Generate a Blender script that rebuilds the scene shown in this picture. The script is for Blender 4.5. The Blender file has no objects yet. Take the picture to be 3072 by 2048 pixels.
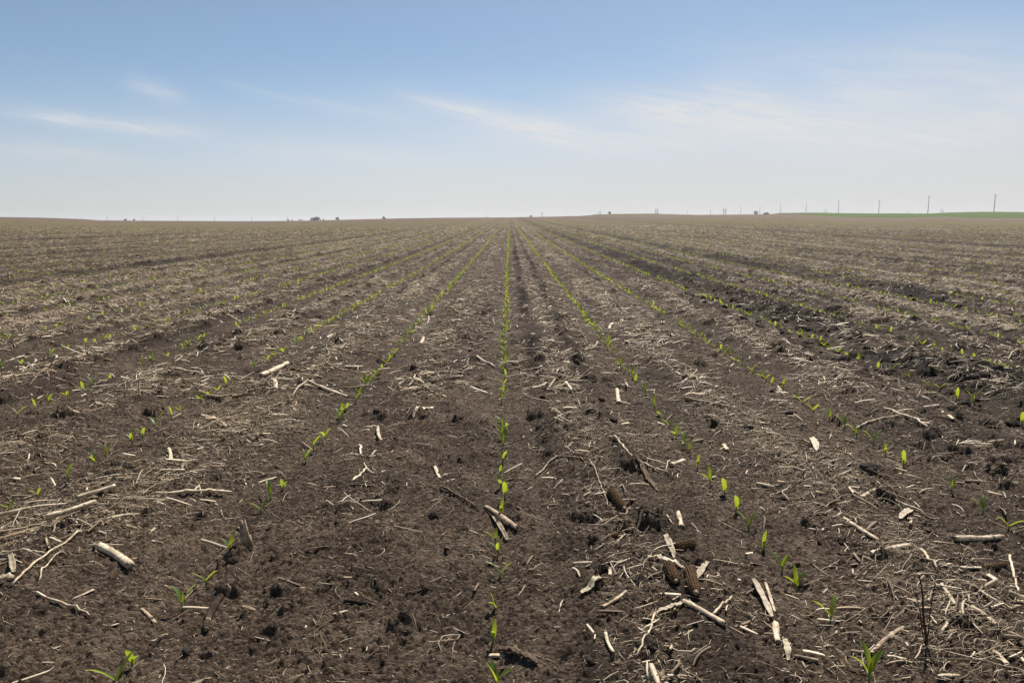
import bpy, math, random
import numpy as np

R = math.radians
random.seed(7)
rng = np.random.default_rng(7)
SC = bpy.context.scene
COL = SC.collection

# ------------------------------------------------------------------ camera, sky, sun, exposure
CAM_H = 0.909
F_PX = 2388.0                       # focal length in pixels of a 3072 px wide frame
HOR = 660.0                         # pixel row of the true horizon
VPX = 1520.0                        # pixel column the rows run towards
PITCH = math.atan((1024 - HOR) / F_PX)
YAW = math.atan((1536 - VPX) / F_PX)
SUN_EL, SUN_AZ = 50.0, 20.0         # azimuth: degrees to the right of the row direction (+Y)

cam_d = bpy.data.cameras.new("camera")
cam = bpy.data.objects.new("camera", cam_d)
COL.objects.link(cam)
cam.location = (0, 0, CAM_H)
cam.rotation_euler = (math.pi / 2 - PITCH, 0, -YAW)
cam_d.sensor_width = 36.0
cam_d.lens = F_PX / 3072 * 36.0
cam_d.clip_start = 0.05
cam_d.clip_end = 40000
SC.camera = cam

SC.view_settings.view_transform = 'Standard'
SC.view_settings.look = 'None'
SC.view_settings.gamma = 1
SC.view_settings.exposure = 0.42
SC.render.engine = 'CYCLES'
SC.cycles.max_bounces = 5
SC.cycles.diffuse_bounces = 2
SC.cycles.transmission_bounces = 3

sun_d = bpy.data.lights.new("sun", 'SUN')
sun = bpy.data.objects.new("sun", sun_d)
COL.objects.link(sun)
sun_d.energy = 5.0
sun_d.angle = R(0.53)
sun_d.color = (1.0, 0.955, 0.89)
sun.rotation_euler = (R(90 - SUN_EL), 0, R(180 - SUN_AZ))
sun.location = (6, 16, 20)


def ray_dir(px, py):
    """world direction of a pixel of the 3072x2048 frame"""
    xc, yc = (px - 1536) / F_PX, (1024 - py) / F_PX
    cp, sp = math.cos(PITCH), math.sin(PITCH)
    y = cp + yc * sp
    z = -sp + yc * cp
    x = xc
    cy, sy = math.cos(YAW), math.sin(YAW)
    v = np.array([x * cy + y * sy, -x * sy + y * cy, z])
    return v / np.linalg.norm(v)


def build_world():
    w = bpy.data.worlds.new("World")
    SC.world = w
    w.use_nodes = True
    nt = w.node_tree
    nt.nodes.clear()
    N, L = nt.nodes.new, nt.links.new
    out = N('ShaderNodeOutputWorld')
    bg = N('ShaderNodeBackground')
    bg.inputs['Strength'].default_value = 0.0755
    L(bg.outputs[0], out.inputs[0])
    tc = N('ShaderNodeTexCoord')
    sep = N('ShaderNodeSeparateXYZ')
    L(tc.outputs['Generated'], sep.inputs[0])

    def M(op, a, b=None, c=None, clamp=False):
        n = N('ShaderNodeMath')
        n.operation = op
        n.use_clamp = clamp
        for i, v in enumerate((a, b, c)):
            if v is None:
                continue
            if isinstance(v, (int, float)):
                n.inputs[i].default_value = v
            else:
                L(v, n.inputs[i])
        return n.outputs[0]

    X, Y, Z = sep.outputs
    az = M('ARCTAN2', X, Y)
    el = M('ARCSINE', Z)
    sky = N('ShaderNodeTexSky')
    sky.sky_type = 'NISHITA'
    sky.sun_disc = False
    sky.sun_elevation = R(SUN_EL)
    sky.sun_rotation = R(SUN_AZ)
    sky.air_density = 1.0
    sky.dust_density = 0.15
    sky.ozone_density = 1.6
    # clear spring air: the blue begins lower down than in the stock sky
    zz = M('MULTIPLY_ADD', M('POWER', M('MAXIMUM', Z, 0.0), 1.0), 2.1, 0.03)
    cmb = N('ShaderNodeCombineXYZ')
    L(X, cmb.inputs[0]); L(Y, cmb.inputs[1]); L(zz, cmb.inputs[2])
    nrm = N('ShaderNodeVectorMath'); nrm.operation = 'NORMALIZE'
    L(cmb.outputs[0], nrm.inputs[0])
    L(nrm.outputs[0], sky.inputs[0])
    hsv = N('ShaderNodeHueSaturation')
    hsv.inputs['Saturation'].default_value = 0.90
    hsv.inputs['Hue'].default_value = 0.490
    hsv.inputs['Value'].default_value = SKY_VAL
    L(sky.outputs[0], hsv.inputs['Color'])

    # veil: thin cirrostratus thickening to the horizon, a little more to the right
    elr = M('MULTIPLY_ADD', az, -0.062, el)
    nz = N('ShaderNodeTexNoise')
    nz.inputs['Scale'].default_value = 1.0
    nz.inputs['Detail'].default_value = 5
    nz.inputs['Roughness'].default_value = 0.55
    v3 = N('ShaderNodeCombineXYZ')
    L(M('MULTIPLY', az, 3.2), v3.inputs[0])
    L(M('MULTIPLY', M('MULTIPLY_ADD', az, 0.16, el), 26.0), v3.inputs[1])
    L(v3.outputs[0], nz.inputs['Vector'])
    warp = M('MULTIPLY', M('SUBTRACT', nz.outputs[0], 0.5), 0.060)
    e2 = M('ADD', elr, warp)
    mr = N('ShaderNodeMapRange'); mr.interpolation_type = 'SMOOTHERSTEP'
    mr.inputs['From Min'].default_value = -0.03
    mr.inputs['From Max'].default_value = 0.232
    mr.inputs['To Min'].default_value = 0.97
    mr.inputs['To Max'].default_value = 0.0
    L(e2, mr.inputs['Value'])
    veil = mr.outputs[0]

    # separate cirrus wisps: (azimuth, elevation, slope, half length, half width, strength)
    n2 = N('ShaderNodeTexNoise')
    n2.inputs['Scale'].default_value = 1.0
    n2.inputs['Detail'].default_value = 10
    n2.inputs['Roughness'].default_value = 0.68
    n2.inputs['Distortion'].default_value = 0.6
    v4 = N('ShaderNodeCombineXYZ')
    L(M('MULTIPLY', az, 12.0), v4.inputs[0])
    L(M('MULTIPLY', M('MULTIPLY_ADD', az, 0.20, el), 110.0), v4.inputs[1])
    L(v4.outputs[0], n2.inputs['Vector'])
    tex = N('ShaderNodeMapRange')
    tex.inputs['From Min'].default_value = 0.31
    tex.inputs['From Max'].default_value = 0.68
    L(n2.outputs[0], tex.inputs['Value'])
    total = None
    for (x0, y0, x1, y1, wd, st) in WISPS:
        d0, d1 = ray_dir(x0, y0), ray_dir(x1, y1)
        a0, e0 = math.atan2(d0[0], d0[1]), math.asin(d0[2])
        a1, e1 = math.atan2(d1[0], d1[1]), math.asin(d1[2])
        ac, ec = (a0 + a1) / 2, (e0 + e1) / 2
        hl = math.hypot(a1 - a0, e1 - e0) / 2
        th = math.atan2(e1 - e0, a1 - a0)
        c, s = math.cos(th), math.sin(th)
        da = M('SUBTRACT', az, ac)
        de = M('SUBTRACT', M('MULTIPLY_ADD', warp, 0.25, el), ec)
        u = M('DIVIDE', M('MULTIPLY_ADD', da, c, M('MULTIPLY', de, s)), hl)
        v = M('DIVIDE', M('MULTIPLY_ADD', de, c, M('MULTIPLY', da, -s)), wd / F_PX)
        r2 = M('ADD', M('POWER', M('ABSOLUTE', u), 3.0), M('POWER', M('ABSOLUTE', v), 1.6))
        g = M('MULTIPLY', M('EXPONENT', M('MULTIPLY', r2, -1.0)), st)
        total = g if total is None else M('ADD', total, g)
    wisps = M('MULTIPLY', total, M('MULTIPLY_ADD', tex.outputs[0], 0.8, 0.2), clamp=True)

    def mix(f, a, b):
        n = N('ShaderNodeMix'); n.data_type = 'RGBA'
        L(f, n.inputs['Factor'])
        L(a, n.inputs['A'])
        n.inputs['B'].default_value = b
        return n.outputs['Result']
    c1 = mix(veil, hsv.outputs[0], VEIL_COL)
    c2 = mix(wisps, c1, (7.2, 7.35, 7.6, 1))
    # thinner, duller veil towards the left, away from the sun
    dim = M('MULTIPLY_ADD', M('MINIMUM', M('ADD', az, 0.08), 0.0), M('MULTIPLY', veil, 0.30), 1.0)
    dm = N('ShaderNodeVectorMath'); dm.operation = 'SCALE'
    L(c2, dm.inputs[0]); L(dim, dm.inputs['Scale'])
    c2 = dm.outputs[0]
    L(c2, bg.inputs['Color'])


SKY_VAL = 1.11
VEIL_COL = (6.6, 6.52, 6.48, 1)
WISPS = [(2050, 170, 3150, 260, 90, 0.35), (1850, 345, 2900, 400, 60, 0.6), (30, 333, 610, 405, 17, 1.04), (380, 245, 560, 300, 26, 0.52), (-40, 440, 360, 478, 18, 0.65), (1230, 292, 1830, 430, 30, 1.1), (900, 298, 1250, 358, 20, 0.45), (1800, 312, 2480, 378, 42, 1.1), (2480, 262, 2830, 315, 34, 0.59), (2930, 350, 3250, 290, 45, 0.65), (680, 250, 900, 310, 12, 0.33), (2650, 150, 3150, 210, 60, 0.33), (1400, 400, 2300, 440, 50, 0.78), (2300, 420, 3100, 400, 60, 0.65), (2100, 250, 2330, 300, 30, 0.45), (700, 440, 1300, 480, 26, 0.65)]
build_world()


# ------------------------------------------------------------------ noise
def h2(ix, iy, seed):
    h = (ix.astype(np.int64) * 374761393 + iy.astype(np.int64) * 668265263 + seed * 974711) & 0xFFFFFFFF
    h = h.astype(np.uint32)
    h ^= h >> np.uint32(13)
    h *= np.uint32(1274126177)
    h ^= h >> np.uint32(16)
    h *= np.uint32(2246822519)
    h ^= h >> np.uint32(15)
    return h.astype(np.float32) / np.float32(4294967296.0)


def pnoise(x, y, seed=0):
    """gradient noise, about -0.7..0.7"""
    fx, fy = np.floor(x), np.floor(y)
    ix, iy = fx.astype(np.int64), fy.astype(np.int64)
    dx, dy = (x - fx).astype(np.float32), (y - fy).astype(np.float32)
    u = dx * dx * dx * (dx * (dx * 6 - 15) + 10)
    v = dy * dy * dy * (dy * (dy * 6 - 15) + 10)

    def g(a, b):
        t = h2(ix + a, iy + b, seed) * np.float32(2 * math.pi)
        return np.cos(t) * (dx - a) + np.sin(t) * (dy - b)
    n0 = g(0, 0) * (1 - u) + g(1, 0) * u
    n1 = g(0, 1) * (1 - u) + g(1, 1) * u
    return n0 * (1 - v) + n1 * v


def fbm(x, y, seed, octv=3, rough=0.5):
    a, f, s = 1.0, 1.0, 0
    for k in range(octv):
        s = s + a * pnoise(x * f, y * f, seed + k * 17)
        a *= rough
        f *= 2.03
    return s


def crumbs(x, y, size, density, seed, out):
    """rounded lumps of soil: adds into out the height of the tallest lump over each point"""
    u, v = x / size, y / size
    u = u + 0.22 * pnoise(x / size * 2.3, y / size * 2.3, seed + 5)
    v = v + 0.22 * pnoise(x / size * 2.3 + 31, y / size * 2.3, seed + 9)
    iu, iv = np.floor(u).astype(np.int64), np.floor(v).astype(np.int64)
    best = np.zeros_like(out)
    for a in (-1, 0, 1):
        for b in (-1, 0, 1):
            cx, cy = iu + a, iv + b
            k = h2(cx, cy, seed)
            px = cx + 0.2 + 0.6 * h2(cx, cy, seed + 1)
            py = cy + 0.2 + 0.6 * h2(cx, cy, seed + 2)
            r = 0.22 + 0.38 * h2(cx, cy, seed + 3) ** 1.5
            d2 = ((u - px) ** 2 + (v - py) ** 2) / (r * r)
            hh = np.where((k < density) & (d2 < 1), np.sqrt(np.maximum(1 - d2, 0)) * r * size, 0)
            best = np.maximum(best, hh)
    out += best.astype(out.dtype)


def sstep(a, b, x):
    t = np.clip((x - a) / (b - a), 0, 1)
    return t * t * (3 - 2 * t)


# ------------------------------------------------------------------ terrain
KX, KY = 2415.0, 2443.0
EDGE_X = [-1500, 0, 130, 250, 300, 400, 700, 800, 900, 1000, 1200, 1350, 1527, 1650, 1750, 1950, 2100, 2300, 2346, 2434, 2513, 2630, 2728, 2787, 2843, 2924, 3072, 4500]
EDGE_Y = [648, 651, 653, 657, 661, 662, 663.5, 663.3, 662.3, 660, 655, 653, 652, 650, 647.5, 646, 644.5, 643, 642.5, 646.7, 651, 653.9, 654, 651.6, 650, 655.5, 655.5, 655]
GRN_X = [-1500, 300, 1527, 1650, 1784, 1850, 1964, 2100, 2300, 2346, 2444, 2515, 2600, 2700, 2785, 2843, 2950, 3072, 4500]
GRN_Y = [666, 669, 660, 655, 644.6, 643, 641.8, 645, 643, 640, 638.7, 640, 641, 641, 641.5, 638.5, 636, 637, 637]


def terrain(x, y):
    Yp = np.maximum(y, 1.0)
    u = np.clip(x / Yp, -1.3, 1.3)
    px = VPX + KX * u
    z1 = CAM_H + 250 * (HOR - np.interp(px, EDGE_X, EDGE_Y)) / KY
    z2 = CAM_H + 420 * (HOR - np.interp(px, GRN_X, GRN_Y)) / KY
    z3 = -5 + 7.5 * sstep(0.06, 0.16, u)
    z4 = -5.0 + 0 * u
    z5 = CAM_H - 12000 * 3 / KY
    t1 = np.clip((y - 14) / 236, 0, 1) ** 1.25
    z = z1 * t1
    t = np.clip((y - 250) / 170, 0, 1)
    z = np.where(y > 250, z1 + (z2 - z1) * t, z)
    t = sstep(420, 800, y)
    z = np.where(y > 420, z2 + (z3 - z2) * t, z)
    t = sstep(1000, 2200, y)
    z = np.where(y > 1000, z3 + (z4 - z3) * t, z)
    t = np.clip((y - 2200) / 9800, 0, None)
    z = np.where(y > 2200, z4 + (z5 - z4) * t, z)
    return z


ROWS = {-4: -3.10, -3: -2.345, -2: -1.585, -1: -0.79, 0: -0.027, 1: 0.728, 2: 1.498, 3: 2.30, 4: 3.06}


def row_x(k):
    return ROWS[k] if k in ROWS else (3.06 + (k - 4) * 0.764 if k > 0 else -3.10 + (k + 4) * 0.764)


ROW_K = np.arange(-140, 141)
ROW_X = np.array([row_x(int(k)) for k in ROW_K])


def bend(y):
    return 0.0035 * np.maximum(y - 3, 0)


def row_coord(x, y):
    return np.interp(x - bend(y), ROW_X, ROW_K.astype(float))


PATCH_ADD = [(60, 1620, .20, .8), (250, 1550, .22, .6), (720, 1280, .22, .75), (560, 1440, .28, .3), (80, 1480, .35, .25), (2600, 1400, .35, .4), (2150, 1400, .30, .3),
             (2250, 1830, .2, .35), (2700, 1940, .22, .5), (2900, 1850, .25, .35), (2060, 1730, .18, .5), (1900, 1300, .35, .2), (150, 1330, .2, .4)]
PATCH_MUL = [(1150, 1800, 0.42, 0.47), (520, 1830, 0.36, 0.42), (1180, 1560, 0.38, 0.62), (1650, 1750, 0.28, 0.59), (1600, 1450, 0.3, 0.59), (2400, 1620, 0.2, 0.62), (2750, 1420, 0.25, 0.51), (300, 1960, 0.3, 0.36), (900, 1650, 0.35, 0.47), (250, 1300, 0.3, 0.55)]


def at_flat(px, py):
    d = ray_dir(px, py)
    return d[0] * CAM_H / -d[2], d[1] * CAM_H / -d[2]


def patch_add(x, y):
    s = 0
    for px, py, r, a in PATCH_ADD:
        u, v = at_flat(px, py)
        s = s + 0.5 * a * np.exp(-((x - u) ** 2 + (y - v) ** 2) / (r * r))
    return s


def patch_mul(x, y):
    s = 1
    for px, py, r, a in PATCH_MUL:
        u, v = at_flat(px, py)
        s = s * (1 - (1 - a) * np.exp(-((x - u) ** 2 + (y - v) ** 2) / (r * r)))
    return s


COVER = {-9: .75, -8: .9, -7: .7, -6: .95, -5: .85, -4: .60, -3: .52, -2: .48, -1: .32, 0: .38, 1: .60, 2: .46, 3: .50, 4: .95, 5: .75, 6: .55, 7: .85, 8: .7, 9: .9}
CLOD = {3: 1.0, 4: .72, 6: .95, 7: .35, 11: .5, 20: 1, 21: 1, 22: .6, 9: .4, 16: .6, 26: .8, 33: .9, 34: .6, 45: .9, 46: .5, 60: .9, 61: .7, -14: .5, -20: .7, -34: .8, -42: .8, -56: .9, 30: .7, -10: .8, -16: .6, -26: 1, -27: .8, 2: .38, 0: .12, 1: .12, -1: .08, -2: .10, 14: .4}
J = np.arange(-140, 141)
_hj = h2(J, J * 0 + 3, 11)
COV_J = np.array([COVER.get(int(j), 0.16 + 0.84 * _hj[i]) for i, j in enumerate(J)]) ** 1.15
CLO_J = np.array([CLOD.get(int(j), 0.10 + 0.35 * max(0.0, float(h2(np.array([j]), np.array([8]), 5)[0]) - 0.55) * 2) for j in J])


# clods that stand out: pixel column, pixel row, width in pixels, label
CLODS = [
    (2606, 1430, 84, "largest black clod, standing among straw right of the first row"),
    (1384, 1392, 46, "round black clod left of the centre row above the dark twig"),
    (1296, 1570, 62, "wide crumbly black clod on smooth soil left of the split stalk"),
    (1284, 1788, 54, "flat black clod on smooth soil near the bottom, left of the centre row"),
    (1973, 1570, 48, "black clod beside the stubby white stalk piece"),
    (1773, 2012, 48, "black clod at the bottom edge right of the centre row"),
    (1954, 1990, 58, "black clod near the bottom edge under the long pale straw"),
    (1186, 1486, 32, "small black clod beside a pale chip left of the centre row"),
    (2673, 1517, 50, "crumbly black clod by the short tan stalk chip"),
    (2458, 1643, 26, "small black clod just below the first row right of centre, the larger of two"),
    (2418, 1590, 20, "smaller of two black clods below the first row right of centre"),
    (2525, 1641, 52, "low heap of loose black soil by the long white half stalk"),
    (701, 1694, 48, "black clod below the upright stalk stub"),
    (563, 1972, 44, "dark crumbly clod with straw bits near the bottom left"),
    (353, 1402, 50, "black clod above the straw heap on the left"),
    (1827, 1146, 36, "round black clod by the first row right of centre, above the pinkish stalk"),
    (1803, 1222, 34, "black clod left of the pinkish pale stalk"),
    (1782, 1163, 22, "little black clod left of the round one by the first row"),
    (1627, 1205, 30, "black clod on bare soil right of the centre row"),
    (1729, 1113, 42, "wide dark clod behind the little crooked white straw"),
    (1133, 1250, 46, "dark clod between the first row and the lone pointed husk"),
    (1344, 1242, 28, "small black clod left of the centre row, beside the pointed husk"),
    (1379, 1272, 30, "small black clod nearest the centre row beside the pointed husk"),
    (1701, 1303, 30, "dark clod right of the centre row before a short white stub"),
    (1838, 1281, 46, "long dark clod just left of a short white stub"),
    (1568, 1063, 20, "little clod close to the right side of the centre row"),
    (1411, 1061, 22, "little clod well left of the centre row behind the pale stick"),
    (1242, 1120, 46, "flat dark clod right of the first row on the left"),
    (2370, 1255, 46, "black clod in the straw below the second row right of centre"),
    (2144, 1285, 50, "black clod in the straw right of the first row"),
    (2240, 1307, 46, "black clod with straw over it between the first and second right rows"),
    (2409, 1298, 24, "small lone clod on smooth soil above the second right row's seedlings"),
    (140, 1106, 42, "black clod beside the pale husk on the far left"),
    (598, 1046, 34, "black clod by the third row left of centre"),
    (300, 1165, 30, "dark clod on the bare strip between the left rows"),
    (905, 1170, 36, "dark clod right of the level tan stick in the straw patch"),
]
HERO_CLODS = [(*at_flat(c[0], c[1]), c[2] * CAM_H / (c[1] - HOR) * 1.0) for c in CLODS]


def fields(x, y):
    """cover of straw 0..1, cloddiness 0..1 and distance to the nearest seed row (m)"""
    s = row_coord(x, y)
    j = np.floor(s).astype(int)
    t = s - j
    ji = np.clip(j + 140, 0, 280)
    rd = np.minimum(t, 1 - t) * 0.765
    # soft step between neighbouring strips
    cov = COV_J[ji]
    clo = CLO_J[ji]
    clump = fbm(x * 2.2, y * 0.75, 41, 3) + 0.45 * fbm(x * 6.5, y * 4.5, 47, 2) + 0.9 * sstep(6, 20, y) * fbm(x * 0.45, y * 0.16, 43, 2)
    drift = np.exp(-((t - 0.44 - 0.22 * pnoise(y * 0.5, j * 3.7, 8)) / 0.15) ** 2)
    bare = 1 - 0.90 * np.exp(-(rd / (0.115 + 0.06 * sstep(4, 10, y))) ** 2)
    c = cov * (0.24 + 0.60 * drift + 0.85 * clump) * bare + 0.05
    c = c * (1 + 0.45 * sstep(3, 9, y) + 0.45 * sstep(8, 40, y))
    c = c * (1 - 0.85 * np.exp(-((s + 3.02) / 0.24) ** 4) * sstep(1.5, 3, y) * (1 - sstep(25, 50, y)))
    c = c * patch_mul(x, y) + patch_add(x, y)
    c = c * (1 - 0.8 * np.minimum(clo * 1.2, 1) * sstep(3, 12, y))
    c = np.clip(c, 0.05, 1)
    mid = np.exp(-((t - 0.5) / 0.40) ** 4)
    cl = clo * (0.35 + 0.65 * mid) * np.clip(0.75 + 0.9 * fbm(x * 1.5, y * 0.6, 77, 2), 0.1, 1.2)
    k1, k2 = h2(j, j * 0 + 21, 31), h2(j, j * 0 + 22, 32)
    a1, a2 = h2(j, j * 0 + 23, 33), h2(j, j * 0 + 24, 34)
    wob = 0.05 * pnoise(y * 0.7, j * 2.3, 61)
    st = np.maximum((a1 * .75) * np.exp(-((t - 0.16 - 0.28 * k1 - wob) / 0.085) ** 2), (a2 * .75) * np.exp(-((t - 0.58 - 0.28 * k2 + wob) / 0.085) ** 2))
    st = st * (0.45 + 0.55 * sstep(2, 6, y) + 0.35 * sstep(8, 25, y)) * np.clip(0.8 + 1.1 * fbm(x * 2.0, y * 0.8, 87, 2), 0.1, 1.3)
    cl = np.maximum(cl, st)
    for (hx, hy, hr) in HERO_CLODS:
        m = (np.abs(x - hx) < 3 * hr) & (np.abs(y - hy) < 3 * hr)
        if m.any():
            cl[m] = np.maximum(cl[m], 0.32 * np.exp(-((x[m] - hx) ** 2 + (y[m] - hy) ** 2) / (hr * hr)))
    c = c * (1 - 0.75 * np.clip(st * 1.3, 0, 1))
    return c, np.clip(cl, 0, 1), rd, t


def ground_z(x, y, fine=True):
    x = np.asarray(x, float)
    y = np.asarray(y, float)
    z = terrain(x, y)
    cov, clo, rd, t = fields(x, y)
    near = 1 - sstep(45, 70, y)
    smooth = 1 - 0.55 * np.exp(-(rd / 0.13) ** 2)
    d = -0.012 * np.exp(-(rd / 0.035) ** 2) + 0.006 * np.exp(-((rd - 0.09) / 0.04) ** 2) + 0.025 * sstep(0.06, 0.36, rd)
    d = d + 0.045 * clo * (rd / 0.38)
    d = d + (0.014 + 0.012 * sstep(3, 8, y)) * fbm(x * 5, y * 5, 3, 2) * smooth ** 1.5 + (0.010 + 0.010 * sstep(3, 8, y)) * cov * smooth * fbm(x * 11, y * 11, 19, 2)
    lug = np.exp(-((t - 0.5) / 0.22) ** 4) * (np.floor(row_coord(x, y)) == -1)
    d = d + lug * (-0.010 + 0.008 * np.sin((y * 26 + np.abs(t - 0.5) * 16)) * (np.abs(t - .5) < .2))
    if fine:
        f1 = 1 - sstep(10, 22, y)
        f2 = 1 - sstep(4, 9, y)
        d = d + f1 * smooth * 0.0065 * fbm(x * 24, y * 24, 23, 2)
        n70 = fbm(x * 62, y * 62, 29, 2, 0.7)
        d = d + f2 * (0.5 + 0.5 * smooth) * (0.0048 * n70 - 0.0075 * np.maximum(0, np.abs(pnoise(x * 38 + 7, y * 38, 57)) - 0.30))
        add = np.zeros(x.shape, np.float32)
        m = y < 24
        if m.any():
            a = np.zeros(int(m.sum()), np.float32)
            xm, ym, cm = x[m], y[m], clo[m]
            sm = smooth[m] * np.clip(0.65 + 1.1 * fbm(xm * 3.1, ym * 3.1, 303, 2), 0.12, 1.1)
            crumbs(xm, ym, 0.045, (0.015 + 0.55 * cm) * sm, 101, a)
            b = np.zeros_like(a)
            crumbs(xm, ym, 0.095, 0.004 + 0.45 * cm ** 1.3, 131, b)
            c = np.zeros_like(a)
            crumbs(xm, ym, 0.019, (0.14 + 0.4 * cm) * (0.4 + 0.6 * sm), 161, c)
            dd = np.zeros_like(a)
            crumbs(xm + 3, ym, 0.016, (0.20 + 0.1 * cm) * sm, 191, dd)
            a = np.maximum(np.maximum(a, b * 0.85), c * 0.8)
            mm = ym < 6
            if mm.any():
                g = np.zeros(int(mm.sum()), np.float32)
                crumbs(xm[mm], ym[mm], 0.0125, 0.60 * (0.55 + 0.45 * sm[mm]), 211, g)
                a[mm] = np.maximum(a[mm], g * 1.25)
            a = a * (0.75 + 0.9 * np.abs(pnoise(xm * 55, ym * 55, 71))) - dd * 0.9
            add[m] = a
        d = d + add
    return z + d * near


# ------------------------------------------------------------------ material helper
def new_mat(name):
    m = bpy.data.materials.new(name)
    m.use_nodes = True
    nt = m.node_tree
    nt.nodes.clear()
    return m, nt, nt.nodes.new, nt.links.new


def ramp(N, stops):
    n = N('ShaderNodeValToRGB')
    cr = n.color_ramp
    while len(cr.elements) < len(stops):
        cr.elements.new(0.5)
    for e, (p, c) in zip(cr.elements, stops):
        e.position = p
        e.color = (*c, 1)
    return n


def noise(N, L, vec, scale, detail=3, rough=0.55):
    n = N('ShaderNodeTexNoise')
    n.inputs['Scale'].default_value = scale
    n.inputs['Detail'].default_value = detail
    n.inputs['Roughness'].default_value = rough
    if vec is not None:
        L(vec, n.inputs['Vector'])
    return n


def mixc(N, L, f, a, b):
    n = N('ShaderNodeMix')
    n.data_type = 'RGBA'
    for k, v in (('Factor', f), ('A', a), ('B', b)):
        if isinstance(v, (int, float)):
            n.inputs[k].default_value = v
        elif isinstance(v, tuple):
            n.inputs[k].default_value = (*v, 1)
        else:
            L(v, n.inputs[k])
    return n.outputs['Result']


def mathn(N, L, op, a, b=None, c=None, clamp=False):
    n = N('ShaderNodeMath')
    n.operation = op
    n.use_clamp = clamp
    for i, v in enumerate((a, b, c)):
        if v is None:
            continue
        if isinstance(v, (int, float)):
            n.inputs[i].default_value = v
        else:
            L(v, n.inputs[i])
    return n.outputs[0]


def soil_material():
    m, nt, N, L = new_mat("field_soil")
    out = N('ShaderNodeOutputMaterial')
    p = N('ShaderNodeBsdfPrincipled')
    L(p.outputs[0], out.inputs[0])
    geo = N('ShaderNodeNewGeometry')
    pos = geo.outputs['Position']

    def attr(n):
        a = N('ShaderNodeAttribute')
        a.attribute_name = n
        return a.outputs['Fac']
    cov, clo, far = attr('cover'), attr('clod'), attr('far')
    n1 = noise(N, L, pos, 6.0, 5, 0.6)
    n2 = noise(N, L, pos, 45.0, 4, 0.65)
    n3 = noise(N, L, pos, 260.0, 3, 0.6)
    crust = ramp(N, [(0.28, (0.042, 0.027, 0.0162)), (0.50, (0.124, 0.083, 0.053)), (0.72, (0.228, 0.162, 0.112))])
    s = mathn(N, L, 'MULTIPLY_ADD', n2.outputs[0], 0.45, mathn(N, L, 'MULTIPLY_ADD', n1.outputs[0], 0.55, 0.0))
    s = mathn(N, L, 'MULTIPLY_ADD', mathn(N, L, 'SUBTRACT', n3.outputs[0], 0.5), 0.45, s)
    wv = N('ShaderNodeVectorMath'); wv.operation = 'MULTIPLY_ADD'
    L(n2.outputs['Color'], wv.inputs[0]); wv.inputs[1].default_value = (.012, .012, .012); L(pos, wv.inputs[2])
    gr = N('ShaderNodeTexVoronoi'); gr.inputs['Scale'].default_value = 105
    L(wv.outputs[0], gr.inputs['Vector'])
    gsp = N('ShaderNodeSeparateColor'); L(gr.outputs['Color'], gsp.inputs[0])
    s = mathn(N, L, 'MULTIPLY_ADD', mathn(N, L, 'SUBTRACT', gsp.outputs[0], 0.5), 0.42, s)
    L(s, crust.inputs[0])
    dark = ramp(N, [(0.3, (0.019, 0.0130, 0.0092)), (0.7, (0.052, 0.035, 0.024))])
    L(n2.outputs[0], dark.inputs[0])
    clf = mathn(N, L, 'MULTIPLY', clo, 1.1, clamp=True)
    big = noise(N, L, pos, 1.7, 4, 0.55)
    tone = N('ShaderNodeMapRange')
    tone.inputs['From Min'].default_value = 0.36
    tone.inputs['From Max'].default_value = 0.64
    tone.inputs['To Min'].default_value = 0.70
    tone.inputs['To Max'].default_value = 1.22
    L(big.outputs[0], tone.inputs['Value'])
    tn = N('ShaderNodeVectorMath'); tn.operation = 'SCALE'
    L(crust.outputs[0], tn.inputs[0]); L(tone.outputs[0], tn.inputs['Scale'])
    col = mixc(N, L, clf, tn.outputs[0], dark.outputs[0])
    # fine grains of straw and sand lying in the crust
    vo = N('ShaderNodeTexVoronoi')
    vo.inputs['Scale'].default_value = 210
    L(pos, vo.inputs['Vector'])
    fle = N('ShaderNodeMapRange')
    fle.inputs['From Min'].default_value = 0.20
    fle.inputs['From Max'].default_value = 0.10
    L(vo.outputs['Distance'], fle.inputs['Value'])
    sepc = N('ShaderNodeSeparateColor')
    L(vo.outputs['Color'], sepc.inputs[0])
    pick = mathn(N, L, 'GREATER_THAN', sepc.outputs[0], 0.86)
    fl = mathn(N, L, 'MULTIPLY', fle.outputs[0], pick)
    fl = mathn(N, L, 'MULTIPLY', fl, mathn(N, L, 'MULTIPLY_ADD', cov, 0.8, 0.35, clamp=True), clamp=True)
    col = mixc(N, L, fl, col, (0.44, 0.35, 0.25))
    # chaff mat where single straws can no longer be told apart
    m1 = noise(N, L, pos, 22.0, 4, 0.7)
    mstr = N('ShaderNodeMapping')
    mstr.inputs['Scale'].default_value = (1.2, 0.22, 1.0)
    L(pos, mstr.inputs['Vector'])
    m2 = noise(N, L, mstr.outputs[0], 1.0, 4, 0.6)
    chaff = ramp(N, [(0.30, (0.075, 0.045, 0.024)), (0.5, (0.168, 0.105, 0.055)), (0.70, (0.33, 0.222, 0.122))])
    L(m1.outputs[0], chaff.inputs[0])
    th = mathn(N, L, 'MULTIPLY_ADD', m2.outputs[0], 0.9, -0.42)
    cf = mathn(N, L, 'MULTIPLY', far, mathn(N, L, 'MULTIPLY_ADD', cov, 1.15, th, clamp=True), clamp=True)
    cf = mathn(N, L, 'MULTIPLY', cf, FAR_CHAFF)
    col = mixc(N, L, cf, col, chaff.outputs[0])
    L(col, p.inputs['Base Color'])
    p.inputs['Roughness'].default_value = 0.92
    p.inputs['Specular IOR Level'].default_value = 0.18
    b1 = N('ShaderNodeBump')
    b1.inputs['Strength'].default_value = 1.0
    b1.inputs['Distance'].default_value = 0.028
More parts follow.
